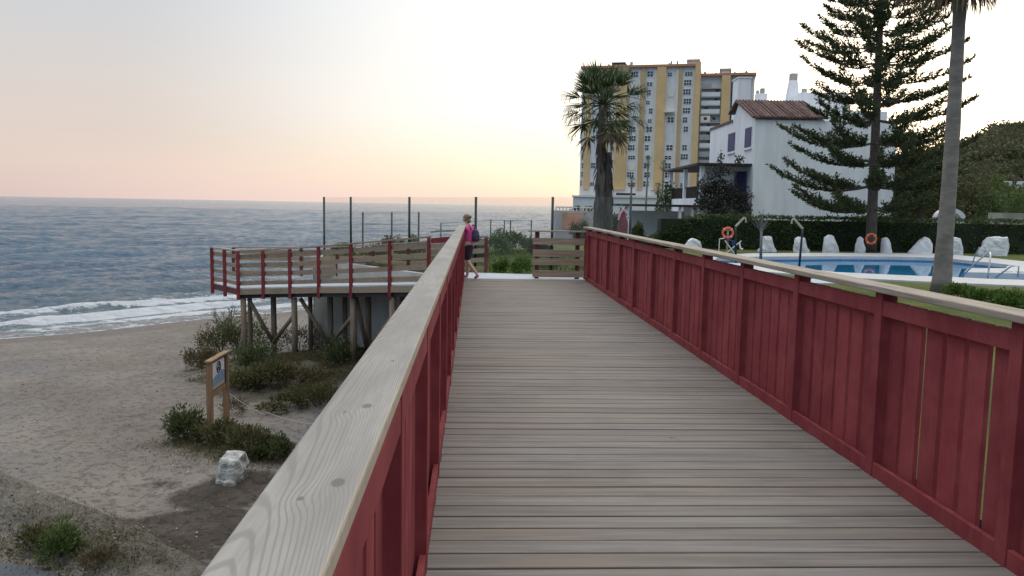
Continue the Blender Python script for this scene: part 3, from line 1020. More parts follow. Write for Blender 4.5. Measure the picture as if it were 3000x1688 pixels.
# link between ramp rail and bridge rail
jl = thing('red_rail_section', (-.7, 19.2, 0), 'short red-topped slatted section joining the bridge railing to the slatted ramp railing', 'railing')
p = FR[1][0]
for k_, (za_, zh_) in enumerate(((.92, .13), (.66, .12), (.42, .12), (.16, .12))):
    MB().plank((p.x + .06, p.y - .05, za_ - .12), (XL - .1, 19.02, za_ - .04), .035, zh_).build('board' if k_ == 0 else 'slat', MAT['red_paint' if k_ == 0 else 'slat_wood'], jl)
MB().plank((p.x + .06, p.y - .05, 1.06), (XL - .1, 19.02, 1.12), .14, .036).build('top_rail', MAT['slat_wood'], jl)

# concrete retaining wall below the garden
wl = thing('retaining_wall', (-2.7, 24, -3.3), 'pale concrete retaining wall under the ramp behind the timber piles', 'wall')
pts = [(-.45, 20.9), (-1.0, 21.25), (-5.1, 26.55)]
for a, b_ in zip(pts, pts[1:]):
    MB().plank((a[0] - .03, a[1] - .03, -3.8), (b_[0] - .03, b_[1] - .03, -3.8), .2, 3.68).build('wall_panel', MAT['concrete'], wl)
MB().plank((-5.15, 26.5, -3.8), (-5.25, 30.2, -3.8), .2, 3.68).build('wall_panel', MAT['concrete'], wl)
# ------------------------------------------------------------------ garden fence (tall posts, fine mesh)
def fence_at(px, y):
    d = ray(px, 700); t = y / d.y
    return Vector((d.x * t, y, -.03))


tall = [(1845, 21.6), (1617, 21.9), (1393, 22.4), (1199, 24.2), (1028, 26.4), (950, 27.6)]
fe = thing('mesh_fence', fence_at(1393, 22.4), 'tall fence of thin dark green posts with fine mesh in front of the sea', 'fence')
tp_ = [fence_at(*q) for q in tall]
for p, (px, yy) in zip(tp_, tall):
    ztop = (CAM + ray(px, 577) * (yy / ray(px, 577).y)).z
    zbot = -.03 if px > 960 else -1.2
    MB().tube([(p.x, p.y, zbot), (p.x, p.y, ztop)], .036, 10).build('post', MAT['green_metal'], fe, smooth=True)
    p.z = ztop
for a, b_ in zip(tp_, tp_[1:]):
    mesh_obj('mesh_panel', [(a.x, a.y, 0), (b_.x, b_.y, 0), (b_.x, b_.y, b_.z - .01), (a.x, a.y, a.z - .01)], [(0, 1, 2, 3)], MAT['wire_mesh'], fe)

lowp = [(1557, 645, 705, 33.0), (1496, 645, 700, 33.8), (1478, 645, 700, 33.8), (1438, 645, 700, 34.2), (1292, 653, 715, 33.0)]
lf = thing('low_fence', (1.0, 34, -.1), 'low fence of thin dark posts at the garden edge, right of the walker', 'fence')
lpts = []
for px, pt, pb, yy in lowp:
    a = CAM + ray(px, pt) * (yy / ray(px, pt).y)
    lpts.append(a)
    MB().tube([(a.x, a.y, -.6), (a.x, a.y, a.z)], .028, 8).build('post', MAT['green_metal'], lf, smooth=True)
for a, b_ in zip(lpts, lpts[1:]):
    MB().tube([a - Vector((0, 0, .02)), b_ - Vector((0, 0, .02))], .008, 5).build('rail', MAT['green_metal'], lf)
lf2 = thing('low_fence', (-3, 31, -.1), 'low fence of thin dark posts and wires behind the ramp railing, left of the walker', 'fence')
lpts = []
for px, pt, yy in ((1227, 622, 29.6), (1148, 622, 30.2), (1063, 622, 30.8)):
    a = CAM + ray(px, pt) * (yy / ray(px, pt).y); lpts.append(a)
    MB().tube([(a.x, a.y, -1.6), (a.x, a.y, a.z)], .035, 8).build('post', MAT['green_metal'], lf2, smooth=True)
for a, b_ in zip(lpts, lpts[1:]):
    for dz_ in (.03, .45, .85):
        MB().tube([a - Vector((0, 0, dz_)), b_ - Vector((0, 0, dz_))], .006, 5).build('wire', MAT['green_metal'], lf2)

# ------------------------------------------------------------------ garden shrubs
for i, (px, py, wpx, hpx, yy, mt, lb) in enumerate((
        (1440, 728, 105, 52, 28.5, 'leaf_garden', 'rounded green shrub on the lawn ridge just right of the walking person'),
        (1500, 720, 90, 56, 30.0, 'leaf_garden', 'taller mounded green shrub in the middle of the lawn ridge by the low fence'),
        (1575, 712, 70, 40, 29.0, 'leaf_dune_green', 'grey-green shrub at the right end of the lawn ridge beside the slatted barrier'),
        (1405, 760, 50, 40, 25.5, 'leaf_garden', 'small dark green shrub at the foot of the tall fence post by the walker'))):
    c = G(px, py, -.03); c = CAM + (c - CAM) * (yy / c.y); c.z = -.03
    s = yy / F
    bush('garden_shrub', c, (wpx * s * .62, .6, hpx * s * .95), 1500, .11, MAT[mt], lb, 40 + i, 'shrubs in the garden behind the path')
for i, (px, py, wpx, hpx, lb) in enumerate(((1470, 796, 44, 44, 'small leafy plant at the left of the two beside the path behind the bridge end'),
                                            (1530, 802, 56, 64, 'bright leafy plant close to the slatted barrier at the path edge'),
                                            (1620, 790, 60, 44, 'low leafy plant seen between the slats of the barrier'))):
    c = G(px, py, -.03); s = c.y / F
    bush('border_plant', c, (wpx * s * .55, .4, hpx * s * .62), 380, .11, MAT['leaf_bright' if i < 2 else 'leaf_garden'], lb, 50 + i, 'leafy plants along the path', k=10, up=.9)
for i, (px, py, wpx, hpx, yy, zb_, mt, lb) in enumerate((
        (1010, 738, 62, 40, 27.3, -.25, 'leaf_garden', 'green shrub rising behind the slatted railing at the foot of the leftmost tall fence posts'),
        (1150, 730, 56, 46, 27.0, -.1, 'leaf_dune', 'brownish spiky shrub behind the ramp railing in front of the low fence'),
        (1205, 715, 80, 46, 25.5, -.05, 'leaf_dune_green', 'dark grey-green shrub behind the ramp railing close to the third tall fence post'),
        (1095, 765, 90, 40, 26.0, -.2, 'leaf_dune', 'olive low shrub seen through the slats below the handrail of the ramp'))):
    s = yy / F
    c = CAM + ray(px, py) * (yy / ray(px, py).y); c.z = zb_
    bush('garden_shrub', c, (wpx * s * .6, .55, hpx * s * 1.1), 900, .10, MAT[mt], lb, 60 + i, 'shrubs behind the ramp', up=.7)

# grass stalks on the lawn near the path: uncountable
n = 9000
gx = rng.uniform(-1.5, 3.5, n); gy = rng.uniform(20.9, 31, n)
keep = (gx > -4.2 + (31 - gy) * .34 - .2)
gx, gy = gx[keep], gy[keep]
P = np.stack([gx, gy, np.full(len(gx), -.03)], 1)
D = unit(np.array([0, 0, 1]) + rng.normal(size=(len(gx), 3)) * .35)
kind(tag(leaf_mesh('lawn_grass', P, D, side_of(D), rng.uniform(.05, .15, len(gx)), rng.uniform(.012, .03, len(gx)), MAT['leaf_bright']), 'short rough grass of the lawn beyond the paved path', 'grass'), 'stuff')

# ------------------------------------------------------------------ walking woman
def skin_obj(name, nodes, edges, mat, parent, root=0, sub=2):
    me = bpy.data.meshes.new(name)
    me.from_pydata([n_[0] for n_ in nodes], edges, [])
    o = bpy.data.objects.new(name, me); link(o, parent)
    sk = o.modifiers.new('skin', 'SKIN'); sk.use_smooth_shade = True
    for i, n_ in enumerate(nodes):
        r = n_[1] if hasattr(n_[1], '__len__') else (n_[1], n_[1])
        me.skin_vertices[0].data[i].radius = r
        me.skin_vertices[0].data[i].use_root = (i == root)
    sb = o.modifiers.new('sub', 'SUBSURF'); sb.levels = sub; sb.render_levels = sub
    me.materials.append(mat)
    return o


pc = G(1372, 816, 0.002)
person = thing('person', pc, 'woman in pink top and black knee-length shorts walking left at the bridge end', 'person')
hd = Vector((-.78, .62, 0)).normalized(); sd_ = Vector((hd.y, -hd.x, 0))     # heading, her right side
S_ = 1.0


def B(f, r, z): return tuple(pc + (hd * f + sd_ * r) * S_ + Vector((0, 0, z * S_)))


nodes = [(B(0, 0, .80), (.105, .10)), (B(.01, 0, .93), (.085, .10)), (B(.03, 0, 1.10), (.09, .125)), (B(.04, 0, 1.20), (.07, .13)), (B(.05, 0, 1.275), .045), (B(.065, 0, 1.315), .042),
         (B(.085, 0, 1.39), (.072, .065)), (B(.088, 0, 1.45), (.066, .06)),
         # right leg, leading and planted
         (B(.01, .075, .74), .085), (B(.10, .08, .43), .055), (B(.085, .08, .30), .052), (B(.10, .085, .075), .034), (B(.12, .085, .035), .032), (B(.235, .095, .022), .026),
         # left leg, trailing with the heel lifted
         (B(-.01, -.075, .74), .085), (B(-.03, -.08, .44), .055), (B(-.12, -.08, .32), .050), (B(-.31, -.08, .145), .034), (B(-.335, -.08, .10), .032), (B(-.25, -.085, .025), .026),
         # right arm swinging back, left arm forward
         (B(.03, .165, 1.19), .048), (B(-.06, .205, .98), .036), (B(.02, .20, .80), .028), (B(.05, .195, .73), .026),
         (B(.05, -.165, 1.19), .048), (B(.12, -.20, .97), .036), (B(.26, -.18, .86), .028), (B(.32, -.17, .84), .026)]
edges = [(0, 1), (1, 2), (2, 3), (3, 4), (4, 5), (5, 6), (6, 7), (0, 8), (8, 9), (9, 10), (10, 11), (11, 12), (12, 13), (0, 14), (14, 15), (15, 16), (16, 17), (17, 18), (18, 19), (3, 20), (20, 21), (21, 22), (22, 23), (3, 24), (24, 25), (25, 26), (26, 27)]
for base_i, fwd_v, sgn in ((23, (.35, 0, -.94), 1), (27, (.9, 0, -.25), -1)):      # fingers
    f, r, z = [(.05, .195, .73), None, None, None, (.32, -.17, .84)][base_i - 23]
    for q in range(4):
        o_ = (q - 1.5) * .017
        a = (f + fwd_v[0] * .035, r + .003 * sgn, z + fwd_v[2] * .035)
        if base_i == 23: p1 = (a[0] + o_, a[1], a[2]); p2 = (p1[0] + .012, p1[1] - .01 * sgn, p1[2] - .05 + .006 * abs(q - 1.4))
        else: p1 = (a[0], a[1], a[2] + o_); p2 = (p1[0] + .045, p1[1] - .012 * sgn, p1[2] - .02)
        nodes.append((B(*p1), .0095)); nodes.append((B(*p2), .008)); k = len(nodes)
        edges += [(base_i, k - 2), (k - 2, k - 1)]
    nodes.append((B(f + .03, r - .022 * sgn, z - .012), .010)); edges.append((base_i, len(nodes) - 1))
body = skin_obj('body', nodes, edges, MAT['skin'], person)
m = MB().ball(B(.098, 0, 1.412), (.078, .074, .10), 14, 10)
m.ball(Vector(B(.185, 0, 1.40)), .016, 8, 6)
for s_ in (-1, 1): m.ball(B(.085, .078 * s_, 1.405), (.018, .018, .03), 8, 6)
m.build('head', MAT['skin'], person, smooth=True)
m = MB().ball(B(.07, 0, 1.435), (.088, .086, .092), 14, 10)
m.ball(B(-.03, 0, 1.455), .042, 10, 8); m.ball(B(.005, 0, 1.36), (.05, .055, .055), 10, 8)
m.build('hair', MAT['hair'], person, smooth=True)
for s_ in (-1, 1):
    MB().ball(B(.166, .03 * s_, 1.42), .009, 6, 5).build('eye', MAT['black_paint'], person)
MB().ball(B(.172, 0, 1.365), (.012, .022, .006), 8, 6).build('mouth', MAT['maroon_cloth'], person)
skin_obj('top', [(B(0, 0, .82), (.135, .15)), (B(.01, 0, .95), (.115, .13)), (B(.03, 0, 1.10), (.12, .15)), (B(.04, 0, 1.205), (.092, .15)), (B(.05, 0, 1.265), (.06, .07)),
                 (B(.035, .165, 1.19), .064), (B(-.01, .19, 1.07), .056), (B(.05, -.165, 1.19), .064), (B(.09, -.19, 1.07), .056)],
         [(0, 1), (1, 2), (2, 3), (3, 4), (3, 5), (5, 6), (3, 7), (7, 8)], MAT['pink_top'], person)
skin_obj('shorts', [(B(0, 0, .84), (.128, .14)), (B(0, 0, .76), (.12, .13)), (B(.015, .078, .72), .105), (B(.085, .08, .50), .082), (B(.092, .08, .42), .076), (B(-.012, -.078, .72), .105), (B(-.028, -.08, .52), .082), (B(-.035, -.08, .42), .076)],
         [(0, 1), (1, 2), (2, 3), (3, 4), (1, 5), (5, 6), (6, 7)], MAT['black_cloth'], person)
skin_obj('shoe', [(B(.085, .085, .05), .042), (B(.15, .088, .038), .040), (B(.245, .096, .026), .030)], [(0, 1), (1, 2)], MAT['shoe'], person)
skin_obj('shoe', [(B(-.355, -.08, .13), .042), (B(-.325, -.08, .07), .040), (B(-.25, -.085, .030), .030)], [(0, 1), (1, 2)], MAT['shoe'], person)
bpk = thing('backpack', B(-.16, .05, 1.0), 'dark navy backpack worn on the back of the walking woman', 'backpack')
skin_obj('bag', [(B(-.15, .05, .86), (.095, .115)), (B(-.165, .05, .97), (.10, .125)), (B(-.145, .05, 1.10), (.08, .11)), (B(-.12, .05, 1.17), (.05, .07))], [(0, 1), (1, 2), (2, 3)], MAT['navy_cloth'], bpk)
for s_ in (-.03, .14):
    MB().tube([B(-.10, s_, 1.16), B(.0, s_ + .02, 1.27), B(.125, s_ + .02, 1.20), B(.165, s_ + .02, 1.08), B(.09, s_ + .03, .95), B(-.08, s_, .87)], .016, 6).build('strap', MAT['navy_cloth'], bpk)

# ------------------------------------------------------------------ beach: sign, rope, rock
pl = on_sand(617, 1270); pr = on_sand(664, 1232)
zl = pl.z; zr = pr.z
ztl = (CAM + ray(620, 1047) * (pl.y / ray(620, 1047).y)).z
ztr = (CAM + ray(669, 1039) * (pr.y / ray(669, 1039).y)).z
ztop = (ztl + ztr) / 2
sg = thing('notice_board', (pl + pr) / 2, 'wooden notice board on two posts in the sand with a pictogram panel', 'sign')
for p in (pl, pr):
    MB().box(p.x - .06, p.x + .06, p.y - .045, p.y + .045, p.z - .3, ztop - .04).build('post', MAT['sign_wood'], sg, bevel=.008)
a = Vector((pl.x, pl.y - .10, 0)); b_ = Vector((pr.x, pr.y + .10, 0))
dirn = (pr - pl); dirn.z = 0; dirn.normalize(); nrm = Vector((dirn.y, -dirn.x, 0))
if nrm.x < 0: nrm = -nrm
MB().plank(a + Vector((0, 0, ztop - .04)), b_ + Vector((0, 0, ztop - .04)), .14, .045).build('top_board', MAT['sign_wood'], sg, bevel=.006)
MB().plank(a + dirn * .15 + Vector((0, 0, ztop - .82)), b_ - dirn * .15 + Vector((0, 0, ztop - .82)), .045, .13).build('lower_board', MAT['sign_wood'], sg, bevel=.006)
q0 = a + dirn * .15; q1 = b_ - dirn * .15; Lp = (q1 - q0).length
MB().plank(q0 + Vector((0, 0, ztop - .70)), q1 + Vector((0, 0, ztop - .70)), .03, .65).build('back_board', MAT['dark_trim'], sg)
pn = MB().plank(q0 + dirn * .05 + nrm * .022 + Vector((0, 0, ztop - .66)), q1 - dirn * .12 + nrm * .022 + Vector((0, 0, ztop - .66)), .012, .57).build('panel', MAT['sign_white'], sg)


def on_panel(s, z): return q0 + dirn * (.05 + s * (Lp - .17)) + nrm * .030 + Vector((0, 0, ztop - .66 + z))


m = MB()
poly = [(0.02, .06), (.98, .10), (.98, .30), (.78, .335), (.55, .28), (.3, .285), (.02, .235)]
n_ = len(poly)
m.add([on_panel(*q) for q in poly], [tuple(range(n_))]); m.build('water_band', MAT['sign_blue'], pn)
m = MB().add([on_panel(*q) for q in [(.02, .008), (.98, .008), (.98, .097), (.02, .057)]], [(0, 1, 2, 3)]); m.build('sand_band', MAT['sign_tan'], pn)
cc = on_panel(.5, .43)
MB().torus(cc, dirn, (0, 0, 1), .115, .014, 28, 6).build('pictogram_ring', MAT['black_paint'], pn)
m = MB().ball(on_panel(.54, .475) + nrm * .004, .032, 10, 6)
m.tube([on_panel(.36, .40), on_panel(.50, .425), on_panel(.64, .385)], .016, 6); m.tube([on_panel(.40, .36), on_panel(.52, .38), on_panel(.62, .355)], .011, 6)
m.build('pictogram_figure', MAT['black_paint'], pn)

r0 = pr + Vector((0.06, 0, .62)); r1 = CAM + ray(905, 1243) * (16.6 / ray(905, 1243).y)
pts = []
for i in range(29):
    t = i / 28; p = r0.lerp(r1, t); p.z -= .38 * 4 * t * (1 - t) * (1 if t < .5 else .6) * .45; pts.append(p)
e2 = r1 + (r1 - r0) * .55; e2.z = r1.z + .35
pts.append(r1.lerp(e2, .5) - Vector((0, 0, .06))); pts.append(e2)
tag(MB().tube(pts, .009, 6).build('rope', MAT['rope'], None, smooth=True), 'pale rope hanging from the notice board post towards the bridge', 'rope')

def boulder(name, prof, c, ax, dp, depth, mat, label, group, seed, cat='rock', rough=.035):
    """front outline prof (s,z) given depth along dp, worn edges"""
    g2 = np.random.default_rng(seed)
    bm = bmesh.new(); rings = []
    for w_, sc, zc in ((-.5, .62, .80), (-.36, .92, .965), (0, 1.0, 1.0), (.36, .92, .96), (.5, .6, .78)):
        ms = sum(p[0] for p in prof) / len(prof)
        rings.append([bm.verts.new(Vector(c) + Vector(ax) * (ms + (s - ms) * sc) + Vector(dp) * (w_ * depth) + Vector((0, 0, z_ * zc if z_ > .02 else z_))) for s, z_ in prof])
    n_ = len(prof)
    for r0_, r1_ in zip(rings, rings[1:]):
        for i in range(n_): bm.faces.new((r0_[i], r0_[(i + 1) % n_], r1_[(i + 1) % n_], r1_[i]))
    bm.faces.new(rings[0][::-1]); bm.faces.new(rings[-1])
    bmesh.ops.recalc_face_normals(bm, faces=bm.faces[:])
    bmesh.ops.triangulate(bm, faces=[f_ for f_ in bm.faces if len(f_.verts) > 4])
    bmesh.ops.subdivide_edges(bm, edges=bm.edges[:], cuts=2, use_grid_fill=True)
    bmesh.ops.smooth_vert(bm, verts=bm.verts[:], factor=.14, use_axis_x=True, use_axis_y=True, use_axis_z=True)
    bm.normal_update()
    for v_ in bm.verts:
        k = float(fbm(v_.co.x * 5 + v_.co.z * 3 + seed, v_.co.y * 5 + v_.co.z * 4, 3)) - .5
        v_.co += v_.normal * k * 2 * rough
    me = bpy.data.meshes.new(name); bm.to_mesh(me); bm.free(); me.materials.append(mat)
    o = bpy.data.objects.new(name, me); COL.objects.link(o)
    return tag(o, label, cat, group)


c = on_sand(680, 1398); s = c.y / F * .86
prof = [(-46 * s, -.1), (-42 * s, 18 * s), (-30 * s, 70 * s), (-22 * s, 84 * s), (6 * s, 80 * s), (34 * s, 76 * s), (40 * s, 52 * s), (50 * s, 34 * s), (42 * s, -.1)]
boulder('boulder', prof, c, (1, 0, 0), (0, 1, 0), .6, MAT['dirty_rock'], 'whitewashed weathered boulder on the sand below the notice board', None, 4, rough=.06)
for i, (px, py, wp, hp) in enumerate(((650, 1412, 16, 12), (675, 1418, 22, 15))):
    c = on_sand(px, py); s = c.y / F
    boulder('stone', [(-wp * s, -.05), (-wp * s * .8, hp * s * .7), (0, hp * s), (wp * s * .8, hp * s * .6), (wp * s, -.05)], c, (1, 0, 0), (0, 1, 0), .2, MAT['dirty_rock'], ('small pale stone at the left foot of the whitewashed boulder', 'slightly larger pale stone directly below the whitewashed boulder')[i], 'stones by the boulder', 8 + i, 'stone', .02)

# ------------------------------------------------------------------ beach plants
dune = [  # px, py(base), half width px, height px, mat, leaves, leaf size, label
    (590, 1080, 52, 70, 'leaf_dry', 1500, .10, 'dry yellow-brown scrub on the seaward flank of the mound, left of the notice board'),
    (650, 1035, 72, 90, 'leaf_dune', 2200, .10, 'broad olive scrub at the left top of the mound below the reed plant'),
    (700, 1030, 95, 120, 'leaf_dune_green', 2300, .11, 'dense dark green scrub below the platform corner around the first pile'),
    (745, 1110, 95, 95, 'leaf_dune_green', 2200, .11, 'dark green scrub just right of the notice board panel'),
    (700, 1145, 75, 60, 'leaf_dune', 1500, .11, 'low olive scrub touching the right side of the notice board'),
    (800, 1140, 80, 80, 'leaf_dune', 1700, .12, 'olive scrub in front of the second front pile'),
    (880, 1035, 85, 80, 'leaf_dune', 1500, .10, 'brownish scrub under the ramp between the second and third front piles'),
    (985, 1060, 70, 70, 'leaf_dune_green', 1500, .12, 'fresh green scrub at the foot of the concrete wall'),
    (880, 1120, 95, 50, 'leaf_dry', 1500, .10, 'dry straw-coloured scrub on the mound in front of the piles'),
    (930, 1190, 95, 65, 'leaf_dune', 1900, .10, 'grey-olive scrub low on the mound next to the bridge handrail'),
    (830, 1200, 70, 45, 'leaf_dune', 1000, .10, 'sparse olive scrub above the rope'),
    (545, 1290, 62, 95, 'leaf_dune_green', 1900, .10, 'round dark green bush left of the notice board posts'),
    (640, 1300, 75, 80, 'leaf_dune', 1700, .10, 'olive bush at the foot of the notice board posts'),
    (730, 1335, 85, 90, 'leaf_dune', 2200, .10, 'spreading olive bush behind the whitewashed boulder'),
    (800, 1345, 60, 70, 'leaf_dune_green', 1300, .10, 'darker bush between the whitewashed boulder and the bridge handrail'),
    (690, 1215, 40, 50, 'leaf_dry', 500, .08, 'small dry tuft between the two notice board posts'),
    (120, 1600, 70, 60, 'leaf_dune', 1100, .07, 'grey-green tuft on the rubble bank at the lower left corner'),
    (180, 1630, 70, 95, 'leaf_garden', 1500, .07, 'bright green weed clump on the rubble bank'),
    (290, 1660, 60, 50, 'leaf_dry', 700, .07, 'pale dry tuft at the right end of the rubble bank'),
]
for i, (px, py, wp, hp, mt, nl, lf_, lb) in enumerate(dune):
    c = on_sand(px, py); s = (c - CAM).dot(fwd) / F
    bush('beach_bush', c, (wp * s, wp * s * .8, hp * s * .72), nl, lf_, MAT[mt], lb, 100 + i, 'scrub on the beach below the bridge', k=16, stem=.8 if nl > 1400 else None, up=.5, spread=.5, wr=.32)
# creeping ground cover and dry straw on the mound: uncountable
n = 110000
cx = rng.normal(-4.0, 2.3, n); cy = rng.normal(22.6, 2.7, n)
mk = fbm(cx * 1.1, cy * 1.1, 4) + .35 * np.exp(-(((cx + 4) / 3) ** 2 + ((cy - 22.8) / 3.4) ** 2) ** 1.4)
keep = (mk > .70) & (cx > -8.6) & (cy > 17.2)
cx, cy = cx[keep], cy[keep]
ex_ = []
for (px, py, sp_, k) in ((560, 1300, .4, 900), (640, 1320, .55, 1500), (740, 1345, .6, 1800), (110, 1590, .6, 1500), (220, 1630, .55, 1700), (330, 1665, .4, 800), (20, 1540, .6, 900), (640, 1085, .5, 900)):
    c = on_sand(px, py); ex_.append(np.stack([rng.normal(c.x, sp_, k), rng.normal(c.y, sp_ * .55, k)], 1))
ex_ = np.concatenate(ex_)
cx = np.concatenate([cx, ex_[:, 0]]); cy = np.concatenate([cy, ex_[:, 1]])
n = len(cx)
P = np.stack([cx, cy, H(cx, cy) - .01 + rng.uniform(0, .07, n)], 1)
D = unit(np.array([0, 0, .45]) + rng.normal(size=(n, 3)) * .6); D[:, 2] = np.abs(D[:, 2])
h1 = rng.random(n) < .6
for sel, nm, mt, l0, l1, w0, w1, lb in ((h1, 'ground_creeper', 'leaf_dune', .03, .075, .010, .022, 'low olive ground cover creeping over the sand mound and rubble bank'), (~h1, 'dune_grass', 'leaf_dry', .05, .13, .004, .009, 'thin dry grass and straw among the scrub on the mound')):
    k = int(sel.sum())
    kind(tag(leaf_mesh(nm, P[sel], D[sel], side_of(D[sel]), rng.uniform(l0, l1, k), rng.uniform(w0, w1, k), MAT[mt]), lb, 'ground cover' if nm == 'ground_creeper' else 'grass'), 'stuff')

# reed plant beside the platform
def reed(c, hgt, n, seed, label):
    g2 = np.random.default_rng(seed)
    root = thing('reed_plant', c, label, 'plant')
    P = []; D = []; ln = []; wd = []
    m = MB()
    for k in range(n):
        a = g2.uniform(0, 6.28); lean = g2.uniform(.15, .75); h_ = hgt * g2.uniform(.55, 1.0)
        top = Vector((math.cos(a) * lean * h_ * .8, math.sin(a) * lean * h_ * .5, h_))
        pts = [Vector(c), Vector(c) + top * .5 + Vector((0, 0, .08 * h_)), Vector(c) + top]
        m.tube(pts, [.018, .012, .005], 5)
        for j in range(13):
            t = .25 + .75 * j / 12; p = pts[0].lerp(pts[1], t * 2) if t < .5 else pts[1].lerp(pts[2], t * 2 - 1)
            P.append(p); d = top.normalized() * .7 + Vector(g2.normal(size=3)) * .55; d.z = max(d.z, -.2); D.append(d.normalized()); ln.append(g2.uniform(.22, .5)); wd.append(g2.uniform(.02, .04))
    D = np.array([tuple(d) for d in D])
    m.build('stem', MAT['bark'], root)
    leaf_mesh('foliage', np.array([tuple(p) for p in P]), D, side_of(D, g2), np.array(ln), np.array(wd), MAT['leaf_dune_green'], root)


c = on_sand(668, 1000)
reed(c, 1.5, 11, 5, 'tall grey-green reed plant with long blades left of the platform piles')

# pebbles and bits washed up on the sand: uncountable
n = 1100
t_ = rng.random(n); px_ = rng.uniform(-60, 1000, n); py_ = 960 + 740 * t_ ** 1.1
PB = []
for a, b_ in zip(px_, py_):
    d = ray(a, b_)
    if d.z > -.05: continue
    p = CAM + d * ((-3.25 - EYE) / d.z)
    if p.x > -1.0 or -seaward(p.x, p.y) < 1.5: continue
    PB.append((p.x, p.y))
PB = np.array(PB); n = len(PB)
r_ = .006 + .024 * rng.random(n) ** 4
vs = []; fs = []
zz = H(PB[:, 0], PB[:, 1])
for i in range(n):
    c = (PB[i, 0], PB[i, 1], zz[i] + r_[i] * .25); k = len(vs); q = rng.uniform(.7, 1.4, 6) * r_[i]; a = rng.uniform(0, 1.5)
    ca, sa_ = math.cos(a), math.sin(a)
    for dx_, dy_, dz_ in ((q[0], 0, 0), (0, q[1], 0), (-q[2], 0, 0), (0, -q[3], 0), (0, 0, q[4] * .7), (0, 0, -q[5] * .5)):
        vs.append((c[0] + dx_ * ca - dy_ * sa_, c[1] + dx_ * sa_ + dy_ * ca, c[2] + dz_))
    fs += [(k, k + 1, k + 4), (k + 1, k + 2, k + 4), (k + 2, k + 3, k + 4), (k + 3, k, k + 4), (k + 1, k, k + 5), (k + 2, k + 1, k + 5), (k + 3, k + 2, k + 5), (k, k + 3, k + 5)]
kind(tag(mesh_obj('beach_pebbles', vs, fs, MAT['pebble'], None, True), 'small scattered pebbles and shell bits on the sand', 'pebbles'), 'stuff')
# ------------------------------------------------------------------ pool
pool = thing('swimming_pool', (outer[4][0], outer[4][1], -.02), 'blue outdoor swimming pool with white surround on the lawn beside the bridge', 'pool')
# surround: ring between outer and inner outline
n_ = len(water)
vs = [(x, y, .018) for x, y in outer] + [(x, y, .018) for x, y in water] + [(x, y, -.06) for x, y in outer] + [(x, y, -.10) for x, y in water]
fs = []
for i in range(n_):
    j = (i + 1) % n_
    fs += [(i, j, n_ + j, n_ + i), (2 * n_ + i, 2 * n_ + j, j, i), (n_ + i, n_ + j, 3 * n_ + j, 3 * n_ + i)]
mesh_obj('coping', vs, fs, MAT['coping'], pool)
vs = [(x, y, -.10) for x, y in water] + [(x, y, -1.6) for x, y in water]
mesh_obj('tiled_wall', vs, [(i, (i + 1) % n_, n_ + (i + 1) % n_, n_ + i) for i in range(n_)], MAT['pool_tile'], pool)
me = mesh_obj('water', [(x, y, -.15) for x, y in water], [tuple(range(n_))], MAT['pool_water'], pool)
bm = bmesh.new(); bm.from_mesh(me.data); bmesh.ops.triangulate(bm, faces=bm.faces[:]); bmesh.ops.recalc_face_normals(bm, faces=bm.faces[:])
if sum(f_.normal.z for f_ in bm.faces) < 0: bmesh.ops.reverse_faces(bm, faces=bm.faces[:])
bm.to_mesh(me.data); bm.free()
pen = [gp(2824, 800), gp(2836, 789), (gp(2945, 789)), gp(2952, 781), gp(3100, 784), gp(3100, 806), gp(2990, 804)]
MB().prism(pen, -1.2, .035).build('entry_step', MAT['coping'], pool, bevel=.02)
for px in (2426, 2610, 2803):
    p = G(px, 758.5, -.10)
    MB().boxL(*(lambda u, v: (u - .09, u + .09, v - .10, v + .06))(p.x * CY - p.y * SY, p.x * SY + p.y * CY), -.13, -.035).build('skimmer', MAT['black_paint'], pool)
# depth lettering on the step rim
tx = bpy.data.curves.new('depth_lettering', 'FONT'); tx.body = 'h= 80'; tx.size = .30; tx.extrude = .002; tx.align_x = 'CENTER'
to = bpy.data.objects.new('depth_lettering', tx); link(to, pool)
pt = G(2977, 797.5, .05); to.location = (0, 0, 0)
to.matrix_parent_inverse = Matrix.Translation(-pool.location) @ Matrix.Translation((pt.x, pt.y, .052)) @ Matrix.Rotation(-YAW, 4, 'Z') @ Matrix.Scale(1.0, 4)
tx.materials.append(MAT['black_paint'])
bpy.context.view_layer.update()
ml = bpy.data.meshes.new_from_object(to.evaluated_get(bpy.context.evaluated_depsgraph_get()))
to2 = bpy.data.objects.new('depth_lettering', ml); COL.objects.link(to2); to2.parent = pool; to2.matrix_parent_inverse = to.matrix_parent_inverse.copy()
bpy.data.objects.remove(to); to2.name = 'depth_lettering'

# handrails of the pool steps
def pipe(name, pts, r, root):
    return MB().tube(pts, r, 8).build(name, MAT['steel'], root, smooth=True)


def pv(px, py, v):
    u, z = FV(px, py, v); return L(u, v, z)


hl = thing('pool_handrail', pv(2892, 815, 21.6), 'bent steel handrail at the left of the pool entry steps', 'handrail', 'steel handrails at the pool')
pipe('rail', [pv(2812, 815, 22.3), pv(2868, 762, 22.1), pv(2890, 745, 21.9), pv(2900, 740, 21.8), pv(2902, 746, 21.7), pv(2898, 780, 21.7), pv(2893, 823, 21.6)], .022, hl)
pipe('rail', [pv(2850, 768, 26.5), pv(2858, 745, 26.4), pv(2868, 726, 26.3), pv(2886, 738, 26.0), pv(2886, 720, 25.9)], .018, hl)
hl = thing('pool_handrail', pv(2980, 812, 22), 'sloping steel handrail at the right edge of the photo by the depth lettering', 'handrail', 'steel handrails at the pool')
pipe('rail', [pv(2915, 815, 22.3), pv(2958, 783, 22.1), pv(2966, 779, 22), pv(2985, 779, 22), pv(2982, 813, 22)], .022, hl)

